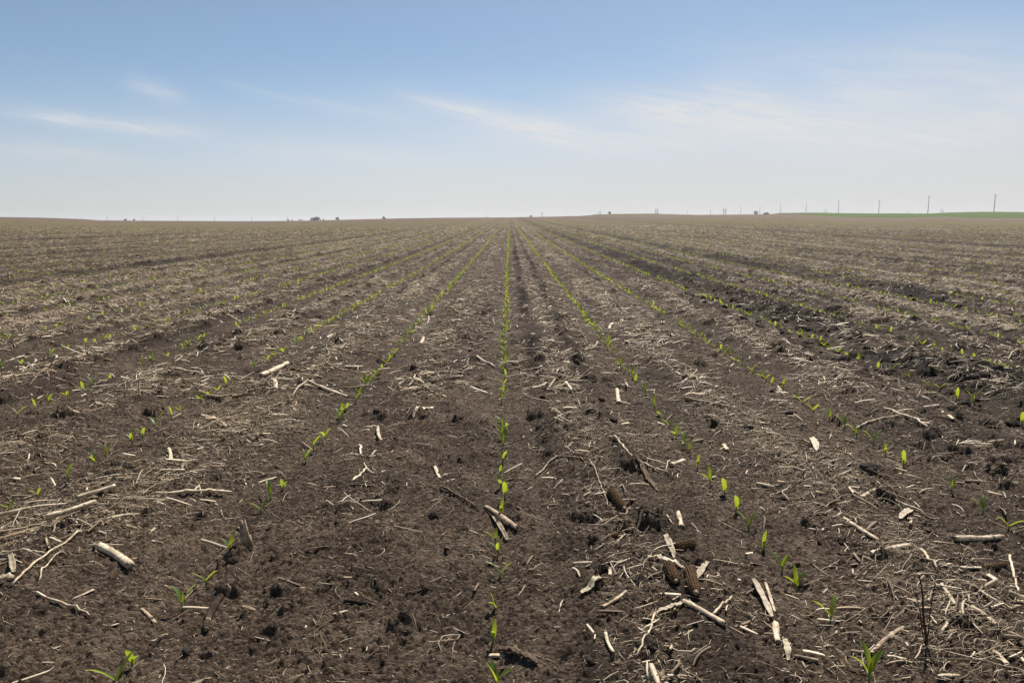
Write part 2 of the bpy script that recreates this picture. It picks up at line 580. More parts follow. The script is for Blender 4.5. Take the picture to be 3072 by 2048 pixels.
    bn = noise(N, L, pos, 115.0, 5, 0.72)
    L(mathn(N, L, 'MULTIPLY_ADD', gr.outputs['Distance'], -0.55, bn.outputs[0]), b1.inputs['Height'])
    L(b1.outputs[0], p.inputs['Normal'])
    return m


FAR_CHAFF = 1.0


def straw_material(name, stops, stripe=True, trans=0.12, rough=0.6):
    m, nt, N, L = new_mat(name)
    out = N('ShaderNodeOutputMaterial')
    p = N('ShaderNodeBsdfPrincipled')
    a = N('ShaderNodeAttribute')
    a.attribute_name = 'tint'
    r = ramp(N, stops)
    tc = N('ShaderNodeTexCoord')
    if stripe:
        mp = N('ShaderNodeMapping')
        mp.inputs['Scale'].default_value = (14, 420, 420)
        L(tc.outputs['Object'], mp.inputs['Vector'])
        n = noise(N, L, mp.outputs[0], 1.0, 3, 0.6)
        n2 = noise(N, L, tc.outputs['Object'], 60, 4, 0.65)
        v = mathn(N, L, 'MULTIPLY_ADD', mathn(N, L, 'SUBTRACT', n.outputs[0], 0.5), 0.55, a.outputs['Fac'])
        v = mathn(N, L, 'MULTIPLY_ADD', mathn(N, L, 'SUBTRACT', n2.outputs[0], 0.52), 1.5, v, clamp=True)
    else:
        n = noise(N, L, tc.outputs['Object'], 130, 2, 0.6)
        v = mathn(N, L, 'MULTIPLY_ADD', mathn(N, L, 'SUBTRACT', n.outputs[0], 0.5), 0.5, a.outputs['Fac'], clamp=True)
    L(v, r.inputs[0])
    L(r.outputs[0], p.inputs['Base Color'])
    p.inputs['Roughness'].default_value = rough
    p.inputs['Specular IOR Level'].default_value = 0.35 if rough < .7 else 0.08
    if trans:
        t = N('ShaderNodeBsdfTranslucent')
        L(r.outputs[0], t.inputs[0])
        mx = N('ShaderNodeMixShader')
        mx.inputs[0].default_value = trans
        L(p.outputs[0], mx.inputs[1])
        L(t.outputs[0], mx.inputs[2])
        L(mx.outputs[0], out.inputs[0])
    else:
        L(p.outputs[0], out.inputs[0])
    if stripe:
        b = N('ShaderNodeBump')
        b.inputs['Strength'].default_value = 0.5
        b.inputs['Distance'].default_value = 0.0015
        L(n.outputs[0], b.inputs['Height'])
        L(b.outputs[0], p.inputs['Normal'])
    return m


STRAW = [(0.0, (0.075, 0.046, 0.027)), (0.3, (0.22, 0.145, 0.082)), (0.6, (0.47, 0.34, 0.205)), (1.0, (0.82, 0.68, 0.48))]
M_LITTER = straw_material("straw_litter", STRAW, stripe=False, trans=0.15)
M_STALK = straw_material("weathered_stalk", STRAW, trans=0.0)
M_HUSK = straw_material("dry_husk", [(0.0, (0.10, 0.068, 0.043)), (0.35, (0.27, 0.20, 0.125)), (0.7, (0.50, 0.40, 0.26)), (1.0, (0.72, 0.62, 0.46))], trans=0.2)
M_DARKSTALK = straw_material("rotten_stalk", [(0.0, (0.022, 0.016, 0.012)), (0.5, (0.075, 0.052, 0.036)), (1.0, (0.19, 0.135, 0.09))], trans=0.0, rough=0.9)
M_PITH = straw_material("stalk_pith", [(0.0, (0.12, 0.085, 0.05)), (0.5, (0.42, 0.34, 0.23)), (1.0, (0.70, 0.62, 0.48))], stripe=False, trans=0.0)


def leaf_material(name, diff, trn, fac, vary=0.35):
    m, nt, N, L = new_mat(name)
    out = N('ShaderNodeOutputMaterial')
    p = N('ShaderNodeBsdfPrincipled')
    t = N('ShaderNodeBsdfTranslucent')
    a = N('ShaderNodeAttribute')
    a.attribute_name = 'tint'
    tc = N('ShaderNodeTexCoord')
    n = noise(N, L, tc.outputs['Object'], 90, 3, 0.6)
    v = mathn(N, L, 'MULTIPLY_ADD', mathn(N, L, 'SUBTRACT', n.outputs[0], 0.5), 0.5, a.outputs['Fac'], clamp=True)
    lo = tuple(c * (1 - vary) for c in diff)
    hi = tuple(c * (1 + vary) for c in diff)
    d = mixc(N, L, v, lo, hi)
    lo = tuple(c * (1 - vary) for c in trn)
    hi = (trn[0] * (1 + vary * 1.4), trn[1] * (1 + vary), trn[2])
    tt = mixc(N, L, v, lo, hi)
    L(d, p.inputs['Base Color'])
    L(tt, t.inputs[0])
    p.inputs['Roughness'].default_value = 0.42
    p.inputs['Specular IOR Level'].default_value = 0.4
    mx = N('ShaderNodeMixShader')
    mx.inputs[0].default_value = fac
    L(p.outputs[0], mx.inputs[1])
    L(t.outputs[0], mx.inputs[2])
    L(mx.outputs[0], out.inputs[0])
    return m


M_LEAF = leaf_material("corn_leaf", (0.092, 0.172, 0.030), (0.35, 0.44, 0.032), 0.54)
M_STEM = leaf_material("corn_stem", (0.16, 0.26, 0.05), (0.25, 0.36, 0.04), 0.3)


def clod_material():
    m, nt, N, L = new_mat("moist_clod")
    out = N('ShaderNodeOutputMaterial')
    p = N('ShaderNodeBsdfPrincipled')
    L(p.outputs[0], out.inputs[0])
    tc = N('ShaderNodeTexCoord')
    n = noise(N, L, tc.outputs['Object'], 45, 5, 0.65)
    r = ramp(N, [(0.28, (0.020, 0.0138, 0.0098)), (0.50, (0.052, 0.036, 0.025)), (0.68, (0.135, 0.097, 0.067))])
    L(n.outputs[0], r.inputs[0])
    L(r.outputs[0], p.inputs['Base Color'])
    p.inputs['Roughness'].default_value = 0.9
    p.inputs['Specular IOR Level'].default_value = 0.2
    b = N('ShaderNodeBump')
    b.inputs['Strength'].default_value = 0.8
    b.inputs['Distance'].default_value = 0.004
    n2 = noise(N, L, tc.outputs['Object'], 220, 4, 0.7)
    L(n2.outputs[0], b.inputs['Height'])
    L(b.outputs[0], p.inputs['Normal'])
    return m


M_CLOD = clod_material()


def plain(name, lo, hi, scale=20, rough=0.8):
    m, nt, N, L = new_mat(name)
    out = N('ShaderNodeOutputMaterial')
    p = N('ShaderNodeBsdfPrincipled')
    L(p.outputs[0], out.inputs[0])
    tc = N('ShaderNodeTexCoord')
    n = noise(N, L, tc.outputs['Object'], scale, 4, 0.6)
    c = mixc(N, L, n.outputs[0], lo, hi)
    L(c, p.inputs['Base Color'])
    p.inputs['Roughness'].default_value = rough
    p.inputs['Specular IOR Level'].default_value = 0.05 if rough > 0.5 else 0.4
    return m


M_COB = plain("cob_glumes", (0.022, 0.013, 0.008), (0.190, 0.115, 0.058), 150, 0.85)
M_WOOD = plain("pole_wood", (0.045, 0.040, 0.036), (0.10, 0.09, 0.08), 3)
M_INS = plain("porcelain", (0.16, 0.13, 0.11), (0.22, 0.19, 0.17), 3, 0.3)
M_BARK = plain("tree_bark", (0.06, 0.05, 0.04), (0.12, 0.10, 0.085), 4)
M_CROWN = plain("tree_foliage", (0.035, 0.050, 0.025), (0.085, 0.105, 0.050), 2)
M_TWIG = plain("bare_twigs", (0.07, 0.06, 0.052), (0.13, 0.115, 0.10), 2)
M_GRASS = plain("verge_grass", (0.035, 0.062, 0.0015), (0.085, 0.118, 0.003), 0.35)
M_WEED = plain("dead_weed", (0.030, 0.019, 0.013), (0.09, 0.058, 0.040), 60)


# ------------------------------------------------------------------ object helper
def mesh_np(name, verts, quads, mats, attrs=None, smooth=True, tris=None):
    me = bpy.data.meshes.new(name)
    verts = np.ascontiguousarray(verts, np.float32).reshape(-1, 3)
    me.vertices.add(len(verts))
    me.vertices.foreach_set('co', verts.ravel())
    quads = np.asarray(quads, np.int32).reshape(-1, 4)
    nt = 0 if tris is None else len(tris)
    loops = quads.ravel()
    start = np.arange(len(quads), dtype=np.int32) * 4
    if nt:
        tris = np.asarray(tris, np.int32).reshape(-1, 3)
        start = np.concatenate([start, len(loops) + np.arange(nt, dtype=np.int32) * 3])
        loops = np.concatenate([loops, tris.ravel()])
    me.loops.add(len(loops))
    me.loops.foreach_set('vertex_index', loops.astype(np.int32))
    me.polygons.add(len(start))
    me.polygons.foreach_set('loop_start', start.astype(np.int32))
    me.update(calc_edges=True)
    if smooth:
        me.polygons.foreach_set('use_smooth', np.ones(len(start), bool))
    for k, v in (attrs or {}).items():
        a = me.attributes.new(k, 'FLOAT', 'POINT')
        a.data.foreach_set('value', np.ascontiguousarray(v, np.float32).ravel())
    for mt in (mats if isinstance(mats, (list, tuple)) else [mats]):
        me.materials.append(mt)
    return me


def link(name, me, parent=None):
    o = bpy.data.objects.new(name, me)
    COL.objects.link(o)
    if parent is not None:
        o.parent = parent
    return o


def tag(o, label=None, cat=None, group=None, kind=None):
    for k, v in (('label', label), ('category', cat), ('group', group), ('kind', kind)):
        if v:
            o[k] = v
    return o


class MB:
    """collects tubes / sheets / blobs of one mesh"""
    def __init__(s):
        s.v, s.q, s.t, s.n, s.tint = [], [], [], 0, []

    def grid(s, P, closed=False, tint=0.5, caps=False):
        """P: (K, n, 3) rings"""
        P = np.asarray(P, float)
        K, n = P.shape[:2]
        idx = np.arange(K * n).reshape(K, n) + s.n
        s.v.append(P.reshape(-1, 3))
        s.tint.append(np.full(K * n, tint) if np.isscalar(tint) else np.asarray(tint).ravel())
        nn = n if closed else n - 1
        for i in range(nn):
            j = (i + 1) % n
            s.q.append(np.stack([idx[:-1, i], idx[:-1, j], idx[1:, j], idx[1:, i]], 1))
        s.n += K * n
        if caps and closed:
            for r, flip in ((idx[0], True), (idx[-1], False)):
                c = P.reshape(K, n, 3)[0 if flip else -1].mean(0)
                s.v.append(c[None])
                s.tint.append(np.array([np.ravel(s.tint[-1])[0 if flip else -1]]))
                ci = s.n
                s.n += 1
                for i in range(n):
                    a, b = r[i], r[(i + 1) % n]
                    s.t.append((b, a, ci) if flip else (a, b, ci))
        return idx

    def tube(s, pts, rad, n=8, tint=0.5, caps=True, squash=1.0):
        pts = np.asarray(pts, float)
        K = len(pts)
        rad = np.broadcast_to(np.asarray(rad, float), (K,))
        T = np.gradient(pts, axis=0)
        T /= np.linalg.norm(T, axis=1)[:, None] + 1e-12
        ref = np.array([0, 0, 1.0]) if abs(T[0][2]) < 0.85 else np.array([1.0, 0, 0])
        A = np.cross(T, ref)
        A /= np.linalg.norm(A, axis=1)[:, None] + 1e-12
        B = np.cross(A, T)
        th = np.linspace(0, 2 * math.pi, n, endpoint=False)
        P = pts[:, None] + rad[:, None, None] * (np.cos(th)[None, :, None] * A[:, None] + squash * np.sin(th)[None, :, None] * B[:, None])
        return s.grid(P, True, tint, caps)

    def mesh(s, name, mat, smooth=True):
        q = np.concatenate(s.q) if s.q else np.zeros((0, 4), int)
        return mesh_np(name, np.concatenate(s.v), q, mat, {'tint': np.concatenate(s.tint)}, smooth, s.t or None)


# ------------------------------------------------------------------ the field
def build_field():
    ys = [-60, -40, -25, -15, -9, -5, -3, -1.5, -0.5, 0.1, 0.4, 0.65, 0.85]
    y = 1.0
    while y < 60:
        ys.append(y)
        y *= 1.0025
    while y < 420:
        ys.append(y)
        y *= 1.02
    while y < 9000:
        ys.append(y)
        y *= 1.06
    ys = np.array(ys)
    nd = 1400
    c = np.linspace(-1, 1, nd)
    ext = np.array([1.02, 1.06, 1.15, 1.3, 1.6, 2.1, 3.0, 4.5, 7.0])
    c = np.concatenate([-ext[::-1], c, ext])
    W = 1.0 + 0.74 * np.maximum(ys, 1.0)
    Xg = np.clip(W[:, None] * c[None, :], -9300, 9300)
    Yg = np.repeat(ys[:, None], len(c), 1)
    xf, yf = Xg.ravel(), Yg.ravel()
    zf = ground_z(xf, yf)
    cov, clo, rd, t = fields(xf, yf)
    far = np.clip(0.03 + 0.17 * sstep(4, 14, yf) + 0.72 * sstep(14, 45, yf), 0, 1)
    ny, nx = Xg.shape
    idx = np.arange(ny * nx).reshape(ny, nx)
    q = np.stack([idx[:-1, :-1], idx[:-1, 1:], idx[1:, 1:], idx[1:, :-1]], -1).reshape(-1, 4)
    me = mesh_np("field_ground", np.stack([xf, yf, zf], 1), q, soil_material(), {'cover': cov, 'clod': clo, 'far': far})
    o = link("field_ground", me)
    tag(o, "dark tilled soil of the corn field running to the horizon", "ground", kind="structure")


build_field()


def build_verge():
    px = np.linspace(1770, 3900, 260)
    u = (px - VPX) / KX
    ysv = np.concatenate([np.linspace(252, 425, 60), np.linspace(432, 520, 10)])
    Yg = np.repeat(ysv[:, None], len(u), 1)
    Xg = Yg * u[None, :]
    z = terrain(Xg, Yg)
    lift = 0.10 + 0.22 * np.abs(fbm(Xg * 0.25, Yg * 0.25, 51, 2))
    # where the grass begins: further back between the two stretches of it
    start = np.interp(px, [1770, 1800, 1960, 1990, 2320, 2350, 2420, 2500, 3900], [430, 330, 330, 430, 430, 300, 262, 256, 256])
    lift = np.where(Yg < start[None, :] + 6 * fbm(Xg * 0.08, Yg * 0.02, 71, 2), -0.6, lift)
    idx = np.arange(Yg.size).reshape(Yg.shape)
    q = np.stack([idx[:-1, :-1], idx[:-1, 1:], idx[1:, 1:], idx[1:, :-1]], -1).reshape(-1, 4)
    me = mesh_np("grass_verge", np.stack([Xg, Yg, z + lift], -1), q, M_GRASS)
    o = link("grass_verge", me)
    tag(o, "green grass strip along the far edge of the field", "grass", kind="structure")


build_verge()


# ------------------------------------------------------------------ pixel -> ground
def at(px, py):
    d = ray_dir(px, py)
    t = CAM_H / -d[2]
    for _ in range(4):
        x, y = d[0] * t, d[1] * t
        z = float(terrain(np.array([x]), np.array([y]))[0])
        t = (CAM_H - z) / -d[2]
    return d[0] * t, d[1] * t


def gz(x, y, fine=True):
    return float(ground_z(np.array([x]), np.array([y]), fine)[0])


def in_view(x, y, z=0.0, m=0.0):
    """inside the photograph's frame (margin m in widths)"""
    cy, sy, cp, sp = math.cos(YAW), math.sin(YAW), math.cos(PITCH), math.sin(PITCH)
    xr = x * cy - y * sy
    yr = x * sy + y * cy
    zc = yr * cp + (CAM_H - z) * sp
    yc = -yr * sp + (CAM_H - z) * cp
    return (np.abs(xr / zc) * F_PX < 1536 * (1 + m)) & (yc / zc * F_PX < 1024 * (1 + m)) & (zc > 0.1)


# ------------------------------------------------------------------ straw litter (uncountable)
def litter_batch(n, y0, y1, K, kinds, hmul=0.62, base_z=True, near_pow=1.0):
    """returns verts, quads, tint of n bits of straw scattered by the cover field"""
    # candidate points, uniform over the ground area
    got_x, got_y = [], []
    need = n
    while need > 0:
        m = max(need * 4, 2000)
        y = np.sqrt(rng.uniform((y0 + 1.5) ** 2, (y1 + 1.5) ** 2, m)) - 1.5
        x = rng.uniform(-1, 1, m) * (1.1 + 0.72 * y)
        cov, clo, rd, t = fields(x, y)
        keep = rng.random(m) < np.clip(cov ** 1.5 + 0.02, 0, 1) * (1 - 0.35 * clo - 0.45 * clo * sstep(4, 15, y))
        got_x.append(x[keep])
        got_y.append(y[keep])
        need -= int(keep.sum())
    x = np.concatenate(got_x)[:n]
    y = np.concatenate(got_y)[:n]
    cov = fields(x, y)[0]
    kd = rng.choice(len(kinds), n, p=np.array([k[0] for k in kinds]) / sum(k[0] for k in kinds))
    kk = np.array([k[1:] for k in kinds])[kd]        # lmin lmax wmin wmax flat curve
    r = rng.random(n)
    ln = kk[:, 0] + (kk[:, 1] - kk[:, 0]) * r ** 1.8
    w = kk[:, 2] + (kk[:, 3] - kk[:, 2]) * rng.random(n) ** 1.5
    w = w * 1.05
    th = w * kk[:, 4]
    cv = kk[:, 5] * rng.normal(0, 1, n)
    yaw = np.where(rng.random(n) < 0.5, rng.uniform(0, 2 * math.pi, n), rng.normal(0.2, 0.7, n))
    s = np.linspace(-0.5, 0.5, K)[None, :]
    # curved centre line in plan
    a = yaw[:, None] + cv[:, None] * s * 2 + (rng.normal(0, 1, n) * kk[:, 5] * 0.5)[:, None] * np.sin(s * 9)
    dl = ln[:, None] / (K - 1)
    cx = np.cumsum(np.cos(a) * dl, 1)
    cy_ = np.cumsum(np.sin(a) * dl, 1)
    cx -= cx.mean(1, keepdims=True)
    cy_ -= cy_.mean(1, keepdims=True)
    px = x[:, None] + cx
    py = y[:, None] + cy_
    e = np.array([0, K - 1])
    ze = ground_z(px[:, e], py[:, e], base_z)
    zm = ground_z(x, y, base_z)
    pile = cov ** 1.5 * rng.random(n) ** 2 * 0.020
    tilt = rng.normal(0, 0.30, n) * (rng.random(n) < 0.55) * ln * 0.5
    f = s + 0.5
    zl = ze[:, :1] * (1 - f) + ze[:, 1:] * f
    lift = np.maximum(0, zm - (ze[:, 0] + ze[:, 1]) / 2) * 0.8
    bury = np.where(rng.random(n) < (0.55 if y0 < 3 else 0.2), -th * rng.uniform(.2, .9, n), 0)
    z = zl + (lift + pile + th * 0.35 + bury)[:, None] + np.abs(tilt)[:, None] * (0.5 + np.sign(tilt)[:, None] * s) * 1.2
    z = z + (np.abs(cv) * ln * 0.10)[:, None] * (1 - (2 * s) ** 2)
    tap = np.where(np.abs(s) > 0.45, 0.55 + 0.3 * rng.random((n, 1)), 1.0)
    nx_, ny_ = -np.sin(a), np.cos(a)
    roll = rng.normal(0, 0.7, n)[:, None]
    P = np.empty((n, K, 3, 3), np.float32)
    hw = w[:, None] * tap / 2
    hz = th[:, None] * tap
    for i, (u, v) in enumerate(((-1, -0.35), (1, -0.35), (0.1, 0.65))):
        ou = u * hw * np.cos(roll) - v * hz * np.sin(roll)
        ov = u * hw * np.sin(roll) * 0.8 + v * hz * np.cos(roll)
        P[:, :, i, 0] = px + nx_ * ou
        P[:, :, i, 1] = py + ny_ * ou
        P[:, :, i, 2] = z + ov
    base = (np.arange(n) * K * 3)[:, None]
    pat = []
    for k in range(K - 1):
        for i in range(3):
            j = (i + 1) % 3
            pat.append((k * 3 + i, k * 3 + j, k * 3 + 3 + j, k * 3 + 3 + i))
    q = (base[:, :, None] + np.array(pat)[None]).reshape(-1, 4)
    tint = np.clip(rng.beta(0.95, 0.95, n) * 0.95 + 0.05 + (0.06 if y0 > 20 else 0.12 if y0 > 3 else 0.06), 0, 1)
    tint = np.repeat(tint, K * 3)
    return P.reshape(-1, 3), q, tint


def build_litter():
    fib = (0.46, 0.010, 0.085, 0.0008, 0.0024, 0.6, 0.22)
    curl = (0.10, 0.03, 0.12, 0.0010, 0.0024, 0.6, 0.75)
    chip = (0.40, 0.008, 0.045, 0.0018, 0.0075, 0.28, 0.10)
    ribbon = (0.10, 0.03, 0.11, 0.004, 0.010, 0.14, 0.25)
    bit = (0.022, 0.03, 0.09, 0.007, 0.013, 0.75, 0.03)
    dust = (0.45, 0.004, 0.018, 0.0009, 0.0026, 0.5, 0.15)
    sets = [(20500, 1.0, 4.5, 5, [fib, curl, chip, ribbon, bit]), (76000, 1.0, 4.0, 3, [dust]),
            (82000, 4.0, 12, 3, [(.42, .02, .14, .002, .005, .6, .25), (.12, .03, .14, .002, .005, .6, .7), (.36, .015, .07, .006, .015, .3, .1), (.12, .04, .16, .008, .018, .14, .3), bit]),
            (148000, 11, 32, 2, [(0.5, .04, .18, .004, .010, .5, .3), (.4, .03, .12, .010, .025, .3, .2)]),
            (100000, 30, 75, 2, [(0.5, .08, .25, .010, .025, .5, .3), (.3, .06, .18, .02, .045, .4, .2)])]
    V, Q, T, off = [], [], [], 0
    for n, y0, y1, K, kinds in sets:
        v, q, t = litter_batch(n, y0, y1, K, kinds, base_z=y1 < 13)
        V.append(v)
        Q.append(q + off)
        T.append(t)
        off += len(v)
    me = mesh_np("straw_litter", np.concatenate(V), np.concatenate(Q), M_LITTER, {'tint': np.concatenate(T)}, smooth=False)
    tag(link("straw_litter", me), "chopped corn straw and leaf bits strewn over the soil", "straw", kind="stuff")


build_litter()


# ------------------------------------------------------------------ corn seedlings
def leaf_grid(length, width, az, el, curl, fold, K=7, twist=0.0, z0=0.0, lean=0.0):
    """a lance-shaped leaf: K sections of three vertices"""
    s = np.linspace(0, 1, K)
    e = el - curl * s ** 1.5
    ds = length / (K - 1)
    r = np.concatenate([[0], np.cumsum(np.cos(e[:-1]) * ds)])
    z = np.concatenate([[0], np.cumsum(np.sin(e[:-1]) * ds)]) + z0
    wd = width / 2 * np.clip(1.25 * np.sin(math.pi * np.clip(s * 0.86 + 0.13, 0, 1)) ** 0.85, 0.02, 1)
    wd[-1] = width * 0.015
    ca, sa = math.cos(az), math.sin(az)
    P = np.zeros((K, 3, 3))
    tw = twist * s
    for i, sd in enumerate((-1, 0, 1)):
        lat = sd * wd * np.cos(tw)
        up = abs(sd) * wd * fold + sd * wd * np.sin(tw)
        rr = r - up * np.sin(e)
        P[:, i, 0] = ca * rr - sa * lat
        P[:, i, 1] = sa * rr + ca * lat
        P[:, i, 2] = z + up * np.cos(e)
    return P


POSES = {
    # kind: list of (len, width, azimuth deg, elevation deg, curl, fold, twist)
    'wide': [(.064, .012, 168, 48, .70, .40, .5), (.066, .013, 12, 56, .55, .40, -.4)],
    'vee': [(.058, .013, 160, 60, .65, .4, .5), (.062, .013, 340, 64, .5, .4, -.5), (.030, .006, 60, 80, .2, .6, .3)],
    'spear': [(.054, .013, 95, 80, .35, .45, .6), (.044, .011, 205, 58, .7, .45, .5)],
    'broad': [(.054, .017, 265, 80, .35, .35, .35), (.044, .011, 25, 60, .8, .45, -.4)],
    'tri': [(.054, .014, 175, 54, .8, .4, .5), (.068, .014, 40, 70, .45, .4, -.5), (.056, .013, 300, 66, .7, .4, .4)],
    'lean': [(.066, .013, 160, 46, .7, .4, .4), (.048, .012, 60, 70, .5, .45, .5)],
}
POSE_TEXT = {'wide': 'two narrow leaves spread wide', 'vee': 'leaves raised in a V', 'spear': 'leaves held close and upright',
             'broad': 'one broad leaf upright', 'tri': 'three leaves fanned out', 'lean': 'one leaf leaning out'}
SEED_MESH = {}
for kind, leaves in POSES.items():
    for var in range(4):
        st = MB()
        hgt = 0.012 + 0.004 * var
        st.tube([(0, 0, -0.012), (0.0005, 0, hgt * .5), (0, 0.001, hgt)], [0.0032, 0.0030, 0.0026], 7, 0.4 + .1 * var)
        lm = []
        for i, (ln, wd, az, el, cu, fo, tw) in enumerate(leaves):
            b = MB()
            P = leaf_grid(ln * (0.86 + .09 * var), wd * (.95 + .06 * ((var + i) % 3)), R(az + (var - 1) * 24 * (1 if i else -1)), R(el + (var - 1.5) * 5), cu * (1 + .25 * (var - 1.5)), fo, 8, tw, hgt * (.72 + .1 * i))
            b.grid(P, False, 0.35 + 0.15 * ((i + var) % 4))
            lm.append(b.mesh("corn_leaf", M_LEAF))
        SEED_MESH[kind, var] = (st.mesh("corn_stem", M_STEM), lm)

PLANTS = {
    0: [(1489, 2058, 'broad'), (1479, 1922, 'spear'), (1486, 1820, 'spear'), (1501, 1724, 'wide'), (1496, 1650, 'tri'), (1487, 1622, 'lean'), (1506, 1550, 'spear'),
        (1514, 1491, 'broad'), (1503, 1455, 'lean'), (1502, 1412, 'broad'), (1508, 1379, 'vee'), (1510, 1338, 'vee'), (1506, 1312, 'tri'), (1518, 1290, 'vee'), (1506, 1277, 'lean'), (1504, 1205, 'vee'),
        (1510, 1180, 'spear'), (1512, 1152, 'vee'), (1515, 1135, 'broad'), (1509, 1112, 'spear'), (1516, 1095, 'tri'), (1511, 1080, 'vee'), (1519, 1066, 'lean')],
    -1: [(350, 2066, 'vee'), (396, 1988, 'broad'), (547, 1824, 'vee'), (619, 1748, 'wide'), (687, 1657, 'tri'), (782, 1528, 'lean'), (811, 1493, 'lean'), (850, 1462, 'broad'), (916, 1381, 'vee'),
         (941, 1349, 'vee'), (975, 1318, 'tri'), (1019, 1261, 'vee'), (1028, 1246, 'spear'), (1039, 1226, 'vee'), (1068, 1205, 'vee'), (1078, 1185, 'spear'), (1098, 1163, 'tri'), (1111, 1150, 'vee'),
         (1120, 1136, 'lean'), (1133, 1124, 'spear'), (1146, 1109, 'vee'), (1161, 1096, 'vee'), (1172, 1076, 'broad'), (1183, 1063, 'vee')],
    1: [(2606, 2036, 'tri'), (2491, 1858, 'wide'), (2391, 1761, 'tri'), (2346, 1706, 'lean'), (2291, 1643, 'spear'), (2246, 1576, 'wide'), (2208, 1531, 'broad'), (2174, 1481, 'broad'), (2131, 1449, 'tri'),
        (2093, 1404, 'spear'), (2069, 1358, 'vee'), (2053, 1334, 'wide'), (2028, 1310, 'tri'), (2008, 1278, 'wide'), (1980, 1248, 'spear'), (1964, 1221, 'tri'), (1938, 1184, 'vee'), (1906, 1147, 'broad'),
        (1897, 1132, 'vee'), (1888, 1120, 'lean'), (1862, 1109, 'tri'), (1856, 1092, 'spear'), (1838, 1062, 'vee'), (1823, 1049, 'vee')],
    2: [(3026, 1580, 'wide'), (2949, 1535, 'wide'), (2854, 1473, 'vee'), (2711, 1394, 'broad'), (2656, 1364, 'spear'), (2619, 1332, 'wide'), (2570, 1306, 'vee'), (2533, 1284, 'wide'), (2488, 1258, 'lean'),
        (2440, 1236, 'vee'), (2409, 1210, 'wide'), (2390, 1197, 'spear'), (2348, 1166, 'spear'), (2316, 1151, 'broad'), (2298, 1137, 'vee'), (2288, 1131, 'lean'), (2257, 1116, 'vee'), (2229, 1099, 'wide'),
        (2207, 1086, 'lean'), (2190, 1071, 'vee'), (2176, 1066, 'vee'), (2157, 1059, 'spear')],
    3: [(3066, 1272, 'broad'), (2923, 1212, 'vee'), (2869, 1199, 'broad'), (2819, 1173, 'wide'), (2790, 1166, 'lean'), (2727, 1136, 'spear'), (2675, 1116, 'wide'), (2634, 1108, 'broad'), (2577, 1084, 'tri'), (2544, 1069, 'lean')],
    -2: [(29, 1528, 'lean'), (114, 1489, 'vee'), (205, 1444, 'vee'), (283, 1390, 'spear'), (318, 1372, 'vee'), (396, 1328, 'tri'), (429, 1312, 'vee'), (466, 1282, 'wide'), (514, 1258, 'broad'), (538, 1238, 'spear'),
         (605, 1208, 'spear'), (627, 1190, 'tri'), (653, 1180, 'vee'), (679, 1161, 'broad'), (764, 1113, 'vee'), (801, 1084, 'vee'), (825, 1081, 'spear'), (853, 1066, 'tri'), (888, 1038, 'vee')],
    -3: [(52, 1254, 'wide'), (107, 1238, 'broad'), (146, 1217, 'vee'), (205, 1197, 'tri'), (250, 1183, 'broad'), (279, 1162, 'vee'), (333, 1147, 'vee'), (430, 1102, 'vee'), (457, 1094, 'tri'), (505, 1079, 'vee'), (555, 1060, 'vee')],
    -4: [(4, 1110, 'vee'), (65, 1099, 'wide'), (152, 1070, 'vee'), (191, 1061, 'vee'), (209, 1055, 'tri'), (257, 1042, 'vee'), (287, 1033, 'vee'), (311, 1030, 'vee')],
}
ROW_TEXT = {0: 'centre row'}
ORD = ['', 'first', 'second', 'third', 'fourth', 'fifth', 'sixth', 'seventh', 'eighth', 'ninth', 'tenth', 'eleventh', 'twelfth', 'thirteenth', 'fourteenth', 'fifteenth', 'sixteenth', 'seventeenth', 'eighteenth',
       'nineteenth', 'twentieth', 'twenty-first', 'twenty-second', 'twenty-third', 'twenty-fourth']


